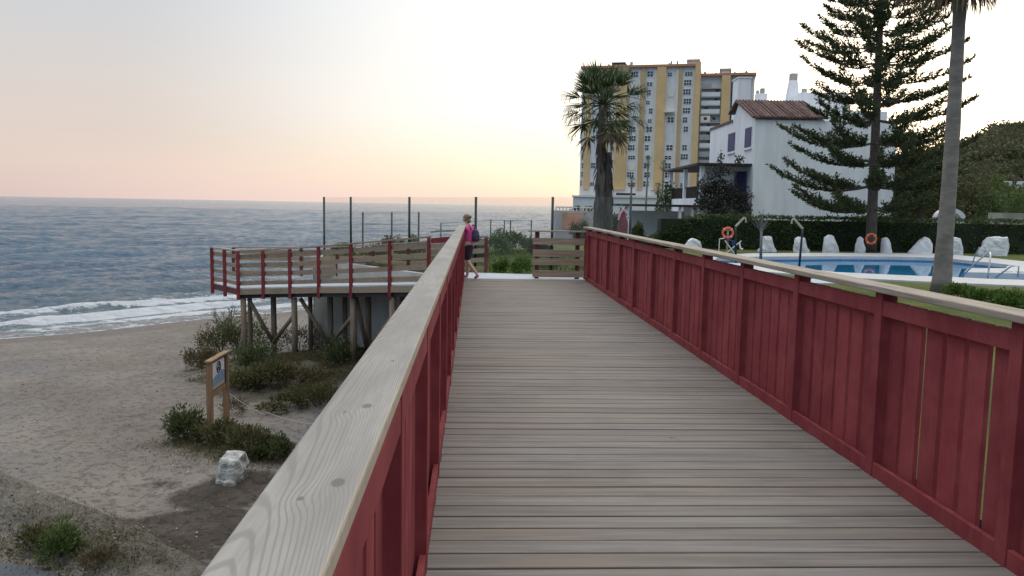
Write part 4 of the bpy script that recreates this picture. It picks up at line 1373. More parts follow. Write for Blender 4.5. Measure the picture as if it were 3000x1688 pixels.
# ------------------------------------------------------------------ hedge
uL, _ = FV(1905, 700, 35.4); HV = 35.6
hd_ = thing('clipped_hedge', L(16, HV, -.03), 'long dark clipped hedge behind the pool and its row of white rocks', 'hedge')
Hh = 1.42
MB().boxL(uL + .5, 36, HV + .12, HV + .95, -.1, Hh - .14).build('branches', MAT['dark_core'], hd_)  # solid near-black filler box behind the leaves, no separate branches
g2 = np.random.default_rng(21)
def htop(u): return Hh * sstep(uL - .5, uL + 2.6, u) ** .6 + .06 * (fbm(u * 1.4, u * 0, 3) - .5) * 2
n = 17000
u = uL - .2 + (36 - uL) * g2.random(n) ** 1.25; zf = g2.random(n)
z = zf * htop(u); v = HV + .12 + (fbm(u * 1.8, z * 2.2, 3) - .5) * .5 + g2.normal(size=n) * .05
nt_ = 7000
u2 = uL + (36 - uL) * g2.random(nt_) ** 1.25; v2 = HV + .1 + g2.random(nt_) * .9; z2 = htop(u2) + g2.normal(size=nt_) * .035
Uh = np.concatenate([u, u2]); Vh = np.concatenate([v, v2]); Zh = np.concatenate([z, z2])
P = np.stack([Uh * CY + Vh * SY, -Uh * SY + Vh * CY, Zh], 1)
D = unit(rand_dirs(len(P), g2) + np.array([0, -.5, .35]))
leaf_mesh('foliage', P, D, side_of(D, g2), g2.uniform(.06, .14, len(P)), g2.uniform(.04, .08, len(P)), MAT['leaf_hedge'], hd_)

# ------------------------------------------------------------------ white rocks
rocks = [
    (2001, 2055, 696, 736, [(0, 0), (.12, .55), (.3, .85), (.5, 1), (.72, .92), (.9, .8), (1, .3), (1, 0)], 'white painted rock with rounded top left of the life ring post, partly behind the handrail'),
    (2219, 2275, 689, 734, [(0, 0), (.02, .18), (.18, .32), (.24, .95), (.4, 1), (.66, .98), (.76, .6), (.9, .28), (1, .15), (1, 0)], 'white painted rock behind the bare young tree, with a flared right foot'),
    (2324, 2372, 692, 734, [(0, 0), (0, .45), (.1, .9), (.25, 1), (.62, .98), (.72, .62), (.86, .34), (1, .18), (1, 0)], 'white painted rock standing behind the right shower post'),
    (2411, 2456, 687, 731, [(0, 0), (0, .5), (.1, .93), (.32, 1), (.6, .97), (.82, .62), (.95, .3), (1, .15), (1, 0)], 'white painted rock with rounded shoulder midway between shower post and conifer trunk'),
    (2507, 2533, 692, 727, [(0, 0), (.05, .6), (.2, .93), (.45, 1), (.7, .9), (.95, .4), (1, 0)], 'small white painted rock just left of the conifer trunk'),
    (2582, 2612, 694, 731, [(0, 0), (.0, .55), (.1, .95), (.5, 1), (.65, .9), (1, .3), (1, 0)], 'small white painted rock just right of the conifer trunk'),
    (2661, 2729, 692, 736, [(0, 0), (0, .15), (.3, .6), (.5, .85), (.65, 1), (.85, .92), (1, .6), (1, 0)], 'broad white painted rock with sloping left side, left of the big palm trunk'),
    (2762, 2821, 692, 734, [(0, 0), (.05, .6), (.25, 1), (.75, .95), (.9, .55), (1, .25), (1, 0)], 'white painted rock half hidden behind the big palm trunk'),
    (2862, 2954, 691, 734, [(0, 0), (.02, .12), (.2, .75), (.33, .97), (.55, 1), (.92, .98), (1, .6), (.98, .2), (.95, 0)], 'widest white painted rock with a flat top at the right end of the row'),
]
for i, (x0, x1, y0, y1, pr_, lb) in enumerate(rocks):
    v = 34.0
    ua, z0 = FV(x0, y1, v); ub, zt_ = FV(x1, y0, v); _, zb_ = FV((x0 + x1) / 2, y1, v)
    zb_ = -.05
    h_ = zt_ - zb_
    boulder('white_rock', [((ub - ua) * s * 1.04, h_ * z_ * .95) for s, z_ in pr_], L(ua, v, zb_), L(1, 0, 0), L(0, 1, 0), .42, MAT['white_rock'], lb, 'white painted rocks along the hedge', 30 + i, 'rock', .055)

# ------------------------------------------------------------------ life rings, chair, showers, young tree
def life_ring(px, py, v, rad, label):
    u, z = FV(px, py, v); c = L(u, v, z)
    root = thing('life_ring', c, label, 'life ring', 'orange life rings by the pool')
    MB().torus(c, L(1, 0, 0), (0, 0, 1), rad, rad * .24, 32, 10).build('ring', MAT['life_ring'], root, smooth=True)
    for a in (0.8, 2.37, 3.94, 5.5):
        m = MB(); pts = []
        d = L(math.cos(a), 0, 0) + Vector((0, 0, math.sin(a)))
        t = L(-math.sin(a), 0, 0) + Vector((0, 0, math.cos(a)))
        m.torus(c + d * rad, d, L(0, 1, 0), rad * .245, .012, 14, 6)
        m.build('band', MAT['ring_band'], root)
    return c


c = life_ring(2132, 683, 31.6, .195, 'orange life ring hanging on the pale post left of the shower')
root = thing('ring_post', L(FV(2132, 740, 31.7)[0], 31.72, -.03), 'pale short post carrying the left life ring', 'post')
u, _ = FV(2132, 700, 31.7)
MB().boxL(u - .035, u + .035, 31.68, 31.74, -.05, c.z + .12).build('post', MAT['lamp_metal'], root)
MB().boxL(u - .10, u + .10, 31.655, 31.677, c.z + .10, c.z + .155).build('hook_board', MAT['lamp_metal'], root)
c = life_ring(2552, 700, 34.0, .205, 'orange life ring hung against the conifer trunk')
# blue towel over a white folding chair
v = 31.4
ch = thing('folding_chair', L(FV(2150, 738, v)[0], v, -.03), 'white folding chair draped with a blue towel under the left life ring', 'chair')
f2 = lambda px, py, dv=0.0: (lambda uz: L(uz[0], v + dv, uz[1]))(FV(px, py, v + dv))
for pts in ([f2(2124, 705), f2(2150, 741)], [f2(2124, 705, .4), f2(2150, 741, .4)], [f2(2172, 706), f2(2128, 741)], [f2(2172, 706, .4), f2(2128, 741, .4)], [f2(2108, 700), f2(2106, 736)], [f2(2108, 700), f2(2122, 699)]):
    MB().tube(pts, .02, 6).build('leg', MAT['white_plastic'], ch)
m = MB(); a0, a1, a2 = f2(2130, 702), f2(2152, 708), f2(2158, 738)
w_ = L(0, .42, 0)
m.add([a0, a1, a2, a0 + w_, a1 + w_, a2 + w_] + [p + Vector((0, 0, .02)) + L(.02, 0, 0) for p in (a0, a1, a2, a0 + w_, a1 + w_, a2 + w_)],
      [(0, 1, 4, 3), (1, 2, 5, 4), (9, 10, 7, 6), (10, 11, 8, 7), (0, 6, 7, 1), (1, 7, 8, 2), (3, 4, 10, 9), (4, 5, 11, 10)])
m.build('towel', MAT['blue_cloth'], ch)
m = MB().plank(f2(2166, 716), f2(2172, 736), .03, .02); 
m.tube([f2(2166, 712), f2(2169, 728), f2(2176, 730)], .035, 6); m.build('arm_rest', MAT['white_plastic'], ch)


def shower(px_base, py_base, top, tip, v, label):
    u, z = FV(px_base, py_base, v)
    b_ = L(u, v, -.03); ut, zt_ = FV(*top, v); un, zn = FV(*tip, v)
    root = thing('shower_post', b_, label, 'shower', 'bent-arm showers by the pool')
    MB().tube([b_, L((u * .1 + ut * .9), v, zt_ * .8), L(ut, v, zt_)], [.036, .033, .032], 10).build('pole', MAT['green_metal'], root, smooth=True)
    MB().tube([L(ut, v, zt_ - .02), L(un, v, zn)], [.040, .034], 8).build('arm', MAT['lamp_metal'], root)
    MB().tube([L(un, v, zn), L(un + (.05 if un > ut else -.05), v, zn - .06), L(un + (.055 if un > ut else -.055), v, zn - .17)], [.026, .024, .03], 8).build('shower_head', MAT['lamp_metal'], root)


shower(2341, 790, (2351, 668), (2325, 640), 25.2, 'right bent-arm shower post standing in front of the blue pool water')
shower(2156, 770, (2155, 662), (2181, 637), 26.6, 'left bent-arm shower post between the left life ring and the bare young tree')

u, _ = FV(2229, 757, 28.2)
yt = thing('young_tree', L(u, 28.2, -.03), 'bare young tree with thin upright twigs between the two showers', 'tree')
base = L(u, 28.2, -.05)
tp1 = L(FV(2231, 660, 28.2)[0], 28.2, FV(2231, 660, 28.2)[1])
MB().tube([base, base.lerp(tp1, .5), tp1], [.055, .05, .042], 8).build('trunk', MAT['green_metal'] if False else MAT['grey_bark'], yt, smooth=True)
m = MB(); g2 = np.random.default_rng(9); P = []; D = []
for k in range(26):
    a = g2.uniform(0, 6.28); s_ = tp1.lerp(base, g2.uniform(0, .25)); e = s_ + Vector((math.cos(a) * g2.uniform(.1, .42), math.sin(a) * .25, g2.uniform(.3, .62)))
    m.tube([s_, s_.lerp(e, .5) + Vector((0, 0, -.03)), e], [.014, .009, .004], 5)
    for j in range(7):
        P.append(tuple(s_.lerp(e, g2.uniform(.4, 1)))); D.append(unit(g2.normal(size=3)))
m.build('crown', MAT['grey_bark'], yt)
D = np.array(D); leaf_mesh('foliage', np.array(P), D, side_of(D, g2), .06, .03, MAT['leaf_dune'], yt)

# ------------------------------------------------------------------ low green plants near the rail
for i, (px, py, wp, hp, lb) in enumerate(((2810, 880, 60, 34, 'bright green low shrub right at the foot of the big palm trunk'), (2885, 893, 65, 36, 'bright green low shrub second to the right of the big palm trunk'), (2965, 905, 70, 40, 'bright green low shrub at the right edge of the photo above the handrail'), (3050, 918, 70, 40, 'bright green low shrub just outside the right edge'))):
    c = G(px, py, -.03); s = (c - CAM).dot(fwd) / F
    bush('low_shrub', c, (wp * s * .8, .38, hp * s), 1500, .07, MAT['leaf_bright'], lb, 200 + i, 'low bright shrubs beside the palm', k=18, up=.6)

# ------------------------------------------------------------------ palms
def fan_leaf(P, D, S, LN, WD, c, d, Lp, Lf, nseg, g2, droop):
    """a petiole end with a fan of segments"""
    d = unit(np.array(d)); upz = np.array([0, 0, 1.0])
    s = np.cross(d, upz); s = unit(s) if np.linalg.norm(s) > .1 else np.array([1.0, 0, 0])
    nrm = np.cross(s, d)
    e = np.array(c) + d * Lp + np.array([0, 0, -droop * Lp * .35])
    d2 = unit(d + np.array([0, 0, -droop * .55]))
    for k in range(nseg):
        a = (k / (nseg - 1) - .5) * 2.45 + g2.normal() * .04
        q = unit(d2 * math.cos(a) + s * math.sin(a) + nrm * (.10 * g2.normal() + .12 * abs(math.sin(a))))
        l_ = Lf * (1.0 - .28 * abs(a) / 1.85) * g2.uniform(.88, 1.08)
        P.append(e); D.append(q); S.append(unit(np.cross(q, nrm) + 1e-6)); LN.append(l_); WD.append(Lf * .105)
        tip = e + q * l_ * .78                       # drooping tips
        P.append(tip); D.append(unit(q * .5 + np.array([0, 0, -.9]))); S.append(unit(np.cross(q, nrm) + 1e-6)); LN.append(l_ * .38); WD.append(Lf * .035)
    return e


def fan_palm(base, top, r0, r1, cr, ng, nd, label, seed, group=None, ndry=0, glo=-.42, skirt=None, segs=20, trunk_mat='grey_bark', bulge=1.25):
    g2 = np.random.default_rng(seed)
    base = Vector(base); top = Vector(top)
    root = thing('palm_tree', base, label, 'palm', group)
    n = 26; pts = []; rad = []
    for i in range(n):
        t = i / (n - 1); p = base.lerp(top, t); p.x += .02 * math.sin(t * 5 + seed) * (1 if r0 > .1 else 0)
        pts.append(p); rad.append((r0 + (r1 - r0) * t ** .7) * (1 + (bulge - 1) * math.exp(-t * 14)) * (1 + .045 * (vnoise(t * 23 + seed, 0.0) - .5) * 2 + (.02 if i % 2 else 0)))
    MB().tube(pts, rad, 20 if r0 > .1 else 8).build('trunk', MAT[trunk_mat], root, smooth=True)
    if skirt:
        P = []; D = []; 
        for k in range(skirt[0]):
            t = g2.uniform(skirt[1], 1.0); a = g2.uniform(0, 6.28); p = base.lerp(top, t); rr_ = (r0 + (r1 - r0) * t ** .7)
            P.append((p.x + math.cos(a) * rr_ * .97, p.y + math.sin(a) * rr_ * .97, p.z)); D.append(unit(np.array([math.cos(a) * .09, math.sin(a) * .09, -1.0]) + g2.normal(size=3) * .08))
        D = np.array(D); leaf_mesh('dead_leaf_skirt', np.array(P), D, unit(np.cross(D, np.array([0.3, .2, .9]))), g2.uniform(.3, .6, len(P)), .05, MAT['skirt_bark'], root)
    crown = []
    for (cnt, mt, nm, lo, hi, dr) in ((ng, 'leaf_palm', 'crown', glo, .95, .5), (nd, 'leaf_dead', 'dead_fronds', -1.0, -.45, .9), (ndry, 'leaf_dead', 'dry_flower_stalks', .2, .8, .1)):
        if not cnt: continue
        P = []; D = []; S = []; LN = []; WD = []; m = MB()
        for k in range(cnt):
            a = 2.39996 * k + g2.uniform(-.3, .3); el = lo + (hi - lo) * ((k + .5) / cnt) ** 1.0
            el = min(1.35, el * 1.35) if el > 0 else el * 1.25
            d = np.array([math.cos(a) * math.cos(el), math.sin(a) * math.cos(el), math.sin(el)])
            if nm == 'dry_flower_stalks':
                e = np.array(top) + d * cr * .8
                m.tube([top, Vector(top) + Vector(d) * cr * .45 + Vector((0, 0, .1)), Vector(e) - Vector((0, 0, .25))], [.02, .015, .008], 5)
                m.build('flower_stalk', MAT['leaf_dead'], root); m = MB()
                for q in range(16):
                    P.append(np.array(top) + d * cr * g2.uniform(.45, .8)); qd = unit(np.array([d[0] * .4, d[1] * .4, -.8]) + g2.normal(size=3) * .4); D.append(qd); S.append(unit(np.cross(qd, d) + 1e-6)); LN.append(.25); WD.append(.03)
                leaf_mesh('flower_tuft', np.array(P), np.array(D), np.array(S), np.array(LN), np.array(WD), MAT[mt], root); P = []; D = []; S = []; LN = []; WD = []
                continue
            k_ = g2.uniform(.85, 1.1)
            e = fan_leaf(P, D, S, LN, WD, top, d, cr * (.56 if k % 4 else .40) * k_, cr * .49 * k_, segs, g2, dr * (1 - max(el, 0) * .6))
            m.tube([top, (Vector(top) + Vector(e)) / 2 + Vector((0, 0, .05 * cr)), Vector(e)], [.022 * cr / 1.5, .016 * cr / 1.5, .010 * cr / 1.5], 5)
        if not len(P): continue
        o = leaf_mesh(nm, np.array(P), np.array(D), np.array(S), np.array(LN), np.array(WD), MAT[mt], root)
        m.build('leaf_stalks', MAT['leaf_palm' if nm == 'crown' else 'leaf_dead'], o)
    return root


# big palm by the pool: crown above the frame, dead fronds hanging into it
v = 18.0
pb = L(FV(2758, 852, v)[0], v, -.05); u2_, z2_ = FV(2801, 0, v - .1)
pt_ = L(u2_ + .08, v - .1, z2_ + 1.78)
fan_palm(pb, pt_, .185, .118, 1.8, 30, 30, 'tall palm with smooth grey trunk at the pool, crown cut by the top edge', 31, 'fan palms', segs=22, glo=.05)
# two palms at the bridge end
v = 30.0
pb = L(FV(1752, 690, v)[0], v, -.1); u_, z_ = FV(1766, 318, v)
fan_palm(pb, L(u_, v, z_ + .12), .19, .13, 1.86, 34, 4, 'leafy fan palm with dark shaggy trunk and brown dead fronds at the bridge end', 12, 'fan palms', ndry=9, skirt=(420, .0), trunk_mat='skirt_bark')
pb = L(FV(1782, 690, v + .5)[0], v + .5, -.1); u_, z_ = FV(1781, 447, v + .5)
fan_palm(pb, L(u_, v + .5, z_), .20, .15, .55, 0, 7, 'leafless palm trunk with dead stubs standing close behind the leafy fan palm', 13, 'fan palms', skirt=(260, .0), trunk_mat='skirt_bark', segs=9)
# slim young palms before the tower
for i, (px, pc_, pbm, v, lb) in enumerate(((1899, 470, 640, 120, 'tallest of the slim palms in front of the tower block'), (1944, 484, 640, 122, 'slim palm right beside the tallest one in front of the tower block'), (1851, 531, 640, 112, 'shorter slim palm in front of the tower block, close to the leafy fan palm'), (1929, 550, 640, 108, 'shortest slim palm with brownish crown in front of the tower block'))):
    u0_, z0_ = FV(px, pbm, v); u1_, z1_ = FV(px, pc_, v)
    fan_palm(L(u1_ - .1, v, z0_), L(u1_, v, z1_), .17, .12, .95, 18, 7, lb, 60 + i, 'slim palms in front of the tower', segs=9)

# ------------------------------------------------------------------ Norfolk Island pine
v = 35.0
pb = L(FV(2551, 728, v)[0], v, -.08); ut_, zt_ = FV(2581, 0, v)
top = L(ut_, v, zt_); axis = (top - pb); top = pb + axis * 1.75
pine = thing('conifer', pb, 'tall dark conifer with tiers of upswept branches behind the pool', 'tree')
H0 = top.z
def tr(t): return .215 * (1 - t) ** .85 + .015
MB().tube([pb.lerp(top, i / 30) for i in range(31)], [tr(i / 30) * (1 + .1 * (i == 0)) for i in range(31)], 14).build('trunk', MAT['bark'], pine, smooth=True)
g2 = np.random.default_rng(77)
P = []; D = []; LN = []; WD = []
mb = MB()
zs_ = [FV(2556, py, v)[1] for py in (612, 545, 480, 418, 352, 292, 238, 186, 138, 92, 46, 2)]
while zs_[-1] < H0 - .5: zs_.append(zs_[-1] + (.62 if len(zs_) < 20 else .5))
for wi, z0 in enumerate(zs_):
    t = (z0 - pb.z) / (H0 - pb.z)
    c = pb.lerp(top, t)
    if wi == 0: Lb = 3.9
    else: Lb = 4.45 * (1 - t * .98) ** .55
    nb_ = 8 if wi % 2 else 7
    a0 = g2.uniform(0, 6.28)
    for k in range(nb_):
        a = a0 + 6.2832 * k / nb_ + g2.uniform(-.22, .22); l_ = Lb * g2.uniform(.74, 1.08)
        sag = .03 + .03 * (1 - t) + g2.uniform(-.02, .02); rise = .20 + .12 * t + g2.uniform(-.05, .05)
        h = Vector((math.cos(a), math.sin(a), 0)); s = Vector((-h.y, h.x, 0))
        pos = lambda q: c + h * (l_ * q) + Vector((0, 0, l_ * (-sag * math.sin(q * math.pi) * 1.2 + rise * q ** 2.3)))
        mb.tube([pos(i / 7) for i in range(8)], [max(.016, .05 * (1 - t * .6) * (1 - i / 8.2)) for i in range(8)], 5)
        nbr = int(10 + l_ * 7.5)
        dense = 1.0 - .42 * sstep(.18, .42, t)
        for j in range(nbr):
            q = .22 + .78 * (j + g2.random()) / nbr
            if g2.random() > dense and q < .93: continue
            p0 = pos(q)
            for sd2 in (-1, 1):
                if g2.random() > .93: continue
                bl = (.22 + .42 * math.sin(min(1, q * 1.05) * math.pi) ** .7) * (.75 + .12 * l_ * .4) * g2.uniform(.7, 1.15)
                dd = (h * .75 + s * sd2 * g2.uniform(.35, .95) + Vector((0, 0, g2.uniform(.25, 1.0)))).normalized()
                ns_ = max(7, int(bl * 34))
                for e_ in range(ns_):
                    w2 = e_ / ns_
                    p = p0 + dd * (bl * w2) + Vector((0, 0, .12 * bl * w2 * w2))
                    nd_ = unit(np.array(dd) * .8 + g2.normal(size=3) * .62)
                    P.append(tuple(p)); D.append(nd_); LN.append(g2.uniform(.11, .20)); WD.append(g2.uniform(.045, .08))
P = np.array(P); D = np.array(D)
cr_ = leaf_mesh('crown', P, D, side_of(D, g2), np.array(LN), np.array(WD), MAT['leaf_pine'], pine)
mb.build('branches', MAT['bark'], cr_)
print('pine leaves', len(P))

# bushy tree behind the conifer, on the slope
def round_tree(name, c, r, n, leaf, mat, label, seed, trunk_h, k=34, group=None, cat='tree'):
    g3 = np.random.default_rng(seed); c = Vector(c)
    root = thing(name, c, label, cat, group)
    P, out = clump_points((c.x, c.y, c.z + trunk_h), r, n, g3, k, .34, 0)
    D = unit(out + rand_dirs(n, g3) * .8)
    leaf_mesh('crown', P, D, side_of(D, g3), leaf * g3.uniform(.6, 1.3, n), leaf * .5, MAT[mat], root)
    m = MB(); m.tube([c - Vector((0, 0, .3)), c + Vector((.1, 0, trunk_h * .6)), c + Vector((0, 0, trunk_h + r[2] * .3))], [.2, .16, .09], 8)
    for q in range(6):
        a = g3.uniform(0, 6.28); e = c + Vector((math.cos(a) * r[0] * .6, math.sin(a) * r[1] * .6, trunk_h + r[2] * g3.uniform(.2, .7)))
        m.tube([c + Vector((0, 0, trunk_h * .6)), e], [.08, .03], 6)
    m.build('trunk', MAT['bark'], root)
    return root


for (px, py, v, rr_, th, nl, mt, lb, sd3) in (
        (2690, 700, 47, (2.3, 2.0, 5.0), 1.6, 9000, 'leaf_olive', 'broad olive-brown tree right behind the tall conifer', 301),
        (2640, 700, 50, (1.6, 1.6, 3.6), 1.2, 3500, 'leaf_pine', 'dark bushy tree at the right end of the white house wall', 302),
        (2560, 680, 43, (1.9, 1.3, 1.15), .5, 3000, 'leaf_hedge', 'wide dark shrub tree below the conifer branches behind the hedge', 303)):
    u_, _ = FV(px, py, v)
    round_tree('bushy_tree', L(u_, v, float(slope_z(u_, v))), rr_, nl, .2, mt, lb, sd3, th, group='trees behind the hedge')
# slope planting
u_, _ = FV(2885, 620, 44)
g3 = np.random.default_rng(55)
c = L(u_, 44, float(slope_z(u_, 44)) + .1)
root = thing('spiky_palm', c, 'spiky bright dwarf palm on the slope above the hedge right of the white arch', 'palm', None)
P = []; D = []; S = []; LN = []; WD = []
for k in range(34):
    a = g3.uniform(0, 6.28); el = g3.uniform(.25, 1.3); d = np.array([math.cos(a) * math.cos(el), math.sin(a) * math.cos(el), math.sin(el)])
    fan_leaf(P, D, S, LN, WD, tuple(c), d, .75, .75, 11, g3, .3)
leaf_mesh('crown', np.array(P), np.array(D), np.array(S), np.array(LN), np.array(WD), MAT['leaf_garden'], root)
for i, (px, py, v, wp, hp, mt, lb) in enumerate((
        (2960, 606, 46, 60, 42, 'leaf_bright', 'bright rounded shrub on the slope at the right edge above the hedge'),
        (2890, 640, 42, 55, 34, 'leaf_hedge', 'dark rounded shrub directly behind the hedge right of the white arch'),
        (2975, 640, 41, 60, 26, 'leaf_hedge', 'dark low shrub behind the hedge at the right edge'),
        (2835, 575, 52, 45, 44, 'leaf_olive', 'olive shrub on the slope just right of the big palm trunk'),
        (2915, 560, 58, 60, 34, 'leaf_garden', 'mid green shrub in the upper planting below the pine wood'))):
    u_, z_ = FV(px, py, v); s = v / F
    c = L(u_, v, float(slope_z(u_, v)))
    bush('slope_shrub', c, (wp * s, .8, max(.5, z_ - c.z + hp * s)), 1700, .14, MAT[mt], lb, 320 + i, 'shrubs on the slope behind the hedge', k=18)
# white arch above the hedge
ar = MB(); vA = 39.0
arch = []
for i in range(17):
    a = math.pi * i / 16
    u_, z_ = FV(2786 - 44 * math.cos(a), 642 - 32 * math.sin(a), vA); arch.append(L(u_, vA, z_))
arch = [Vector((arch[0].x, arch[0].y, -.1))] + arch + [Vector((arch[-1].x, arch[-1].y, -.1))]
m = MB()
cen = L(FV(2786, 642, vA)[0], vA, FV(2786, 642, vA)[1])
ins = [Vector((cen.x + (p.x - cen.x) * .66, cen.y + (p.y - cen.y) * .66, p.z if i in (0, len(arch) - 1) else cen.z + (p.z - cen.z) * .62)) for i, p in enumerate(arch)]
dv = L(0, .35, 0)
n_ = len(arch)
m.add(arch + ins + [p + dv for p in arch] + [p + dv for p in ins],
      [q for i in range(n_ - 1) for q in ((i, i + 1, n_ + i + 1, n_ + i), (2 * n_ + i, 3 * n_ + i, 3 * n_ + i + 1, 2 * n_ + i + 1), (i, 2 * n_ + i, 2 * n_ + i + 1, i + 1), (n_ + i, n_ + i + 1, 3 * n_ + i + 1, 3 * n_ + i))])
tag(m.build('garden_arch', MAT['white_wall'], None), 'white plastered garden arch rising above the hedge behind the big palm trunk', 'arch')
tw = MB().boxL(FV(2905, 628, 40.2)[0], FV(3060, 628, 40.2)[0], 40.2, 40.5, -.1, FV(2960, 624, 40.2)[1])
tag(tw.build('garden_wall', MAT['pale_stone'], None), 'low pale stone wall behind the hedge at the right edge', 'wall')
hw = MB().boxL(FV(2945, 540, 62)[0], FV(3120, 540, 62)[0], 62, 62.3, 1, FV(2980, 531, 62)[1])
tag(hw.build('slope_wall', MAT['white_wall'], None), 'pale terrace wall high on the planted slope below the pine wood', 'wall')

# hill wood: reads as one mass
g3 = np.random.default_rng(88)
nc = 2600
cu = g3.uniform(20, 135, nc); cv = g3.uniform(50, 175, nc)
cz = slope_z(cu, cv); ok = (cz > .8) & (cu / cv > .40) & (cu / cv < .80)
cu, cv, cz = cu[ok], cv[ok], cz[ok]
P = []; D = []; LN = []
for u_, v_, z_ in zip(cu, cv, cz):
    r_ = g3.uniform(1.0, 2.2) if v_ > 85 else g3.uniform(.5, 1.2)
    n = int(260 if v_ < 85 else 150)
    pp, out = clump_points((u_ * CY + v_ * SY, -u_ * SY + v_ * CY, z_ + r_ * .35), (r_ * 1.5, r_ * 1.3, r_ * .85), n, g3, 9, .5)
    P.append(pp); D.append(unit(out + rand_dirs(n, g3) * .6)); LN.append(np.full(n, .20 + .17 * r_))
P = np.concatenate(P); D = np.concatenate(D); LN = np.concatenate(LN)
kind(tag(leaf_mesh('hillside_wood', P, D, side_of(D, g3), LN * g3.uniform(.6, 1.2, len(P)), LN * .6, MAT['leaf_hill']), 'dense dull green wood and scrub covering the hill', 'wood'), 'stuff')
# ------------------------------------------------------------------ white house
ho = thing('white_house', L(17.9, 50, -.05), 'white plastered house with red tiled roof, blue shutters and tall chimneys behind the pool', 'house')
fu, _ = FV(2207, 500, 46.0)
ru, _ = FV(2621, 500, 46.0)
e0 = FV(2207, 346, 46.0)[1]; ridge = FV(2201, 297, 49.6)[1]
# main walls as one solid with a gable towards the sea
uq, vq = fu, 46.0
def solid(poly_vz, u0, u1, name, mat, parent, bevel=0.0):
    n = len(poly_vz)
    vs = [L(u0, v, z) for v, z in poly_vz] + [L(u1, v, z) for v, z in poly_vz]
    fs = [tuple(range(n)), tuple(range(2 * n - 1, n - 1, -1))] + [(i, n + i, n + (i + 1) % n, (i + 1) % n) for i in range(n)]
    o = mesh_obj(name, vs, fs, mat, parent)
    bm = bmesh.new(); bm.from_mesh(o.data); bmesh.ops.recalc_face_normals(bm, faces=bm.faces[:]); bm.to_mesh(o.data); bm.free()
    return o


solid([(46, -.2), (56.5, -.2), (56.5, 7.2), (50.7, 7.2), (49.6, ridge - .12), (46, e0 - .08)], fu, fu + 3.9, 'wall', MAT['white_wall'], ho)
solid([(46, -.2), (56.5, -.2), (56.5, 7.1), (46, e0 - .10)], fu + 3.9, ru, 'wall', MAT['white_wall'], ho)
# tiled roof, thick with an overhang
rfo = solid([(45.82, e0 - .03), (45.82, e0 + .05), (49.6, ridge + .06), (51.2, ridge - .55), (51.2, ridge - .65), (49.6, ridge - .05)], fu - .22, fu + 4.0, 'roof', MAT['roof_tile'], ho)
m = MB()
for k in range(22):
    u = fu - .16 + k * .19
    m.tube([L(u, 45.78, e0 + .06), L(u, 49.6, ridge + .07)], .05, 6)
m.build('tile_rows', MAT['roof_tile'], rfo)
MB().boxL(fu - .06, fu - .005, 50.75, 56.5, 7.12, 7.28).build('parapet_tiles', MAT['roof_tile'], ho)
# chimney towers
u0, zt_ = FV(2165, 229, 50.75); u1, _ = FV(2201, 229, 50.75)
MB().boxL(u0, u1, 50.75, 52.1, 6.5, zt_).build('stair_tower', MAT['white_wall'], ho)
MB().boxL(u0 - .05, u1 + .05, 50.7, 52.15, zt_ + .003, zt_ + .08).build('tower_cap', MAT['white_wall'], ho)
def chimney(px0, px1, pb_, pt_, v, pot=None, taper=1.0):
    ua, zb_ = FV(px0, pb_, v); ub, zt2 = FV(px1, pt_, v); c = (ua + ub) / 2; h = (ub - ua) / 2
    vs = [L(c + sx * h, v + sy * h, zb_ - 1.0) for sx, sy in ((-1, -1), (1, -1), (1, 1), (-1, 1))] + [L(c + sx * h * taper, v + sy * h * taper, zt2) for sx, sy in ((-1, -1), (1, -1), (1, 1), (-1, 1))]
    ch_ = mesh_obj('chimney', vs, [(3, 2, 1, 0), (4, 5, 6, 7), (0, 1, 5, 4), (1, 2, 6, 5), (2, 3, 7, 6), (3, 0, 4, 7)], MAT['white_wall'], ho)
    if pot:
        for q0, q1, qt in pot:
            a, _ = FV(q0, pt_, v); b_, zz = FV(q1, qt, v)
            MB().boxL(a, b_, v - (b_ - a) / 2, v + (b_ - a) / 2, zt2 + .003, zz).build('chimney_pot', MAT['grey_wall'], ch_, bevel=.03)


chimney(2214, 2244, 300, 276, 54, [(2215, 2224, 265), (2227, 2240, 259)])
chimney(2298, 2346, 302, 237, 56, [(2314, 2335, 216)], taper=.45)
chimney(2348, 2366, 300, 276, 56, [(2349, 2363, 260)])
solid([(54.0, 6), (60, 6), (60, 9.0), (54.0, 9.5)], FV(2345, 300, 54)[0], FV(2485, 300, 54)[0], 'rear_wall', MAT['white_wall'], ho)
MB().boxL(FV(2420, 300, 54)[0], FV(2600, 300, 54)[0], 53.9, 59, 6, FV(2450, 325, 54)[1]).build('rear_wall', MAT['white_wall'], ho)
# windows on the sea side (wall plane u = fu)
for (pa, pb_, za, zc) in ((2165, 2182, 382, 436), (2117, 2135, 395, 444)):
    va = fu * F / ((pb_ - 1500) * 1.0) * .997; vb = fu * F / ((pa - 1500) * 1.0) * .997
    z1 = 6.45; z0 = 5.35
    wi = MB().boxL(fu - .02, fu + .05, va - .08, vb + .08, z0 - .08, z1 + .08).build('window', MAT['white_plastic'], ho)
    MB().boxL(fu - .06, fu - .022, va, vb, z0, z1).build('shutter', MAT['blue_paint'], wi)
    MB().boxL(fu - .10, fu - .003, va - .12, vb + .12, z0 - .17, z0 - .085).build('sill', MAT['white_wall'], wi)
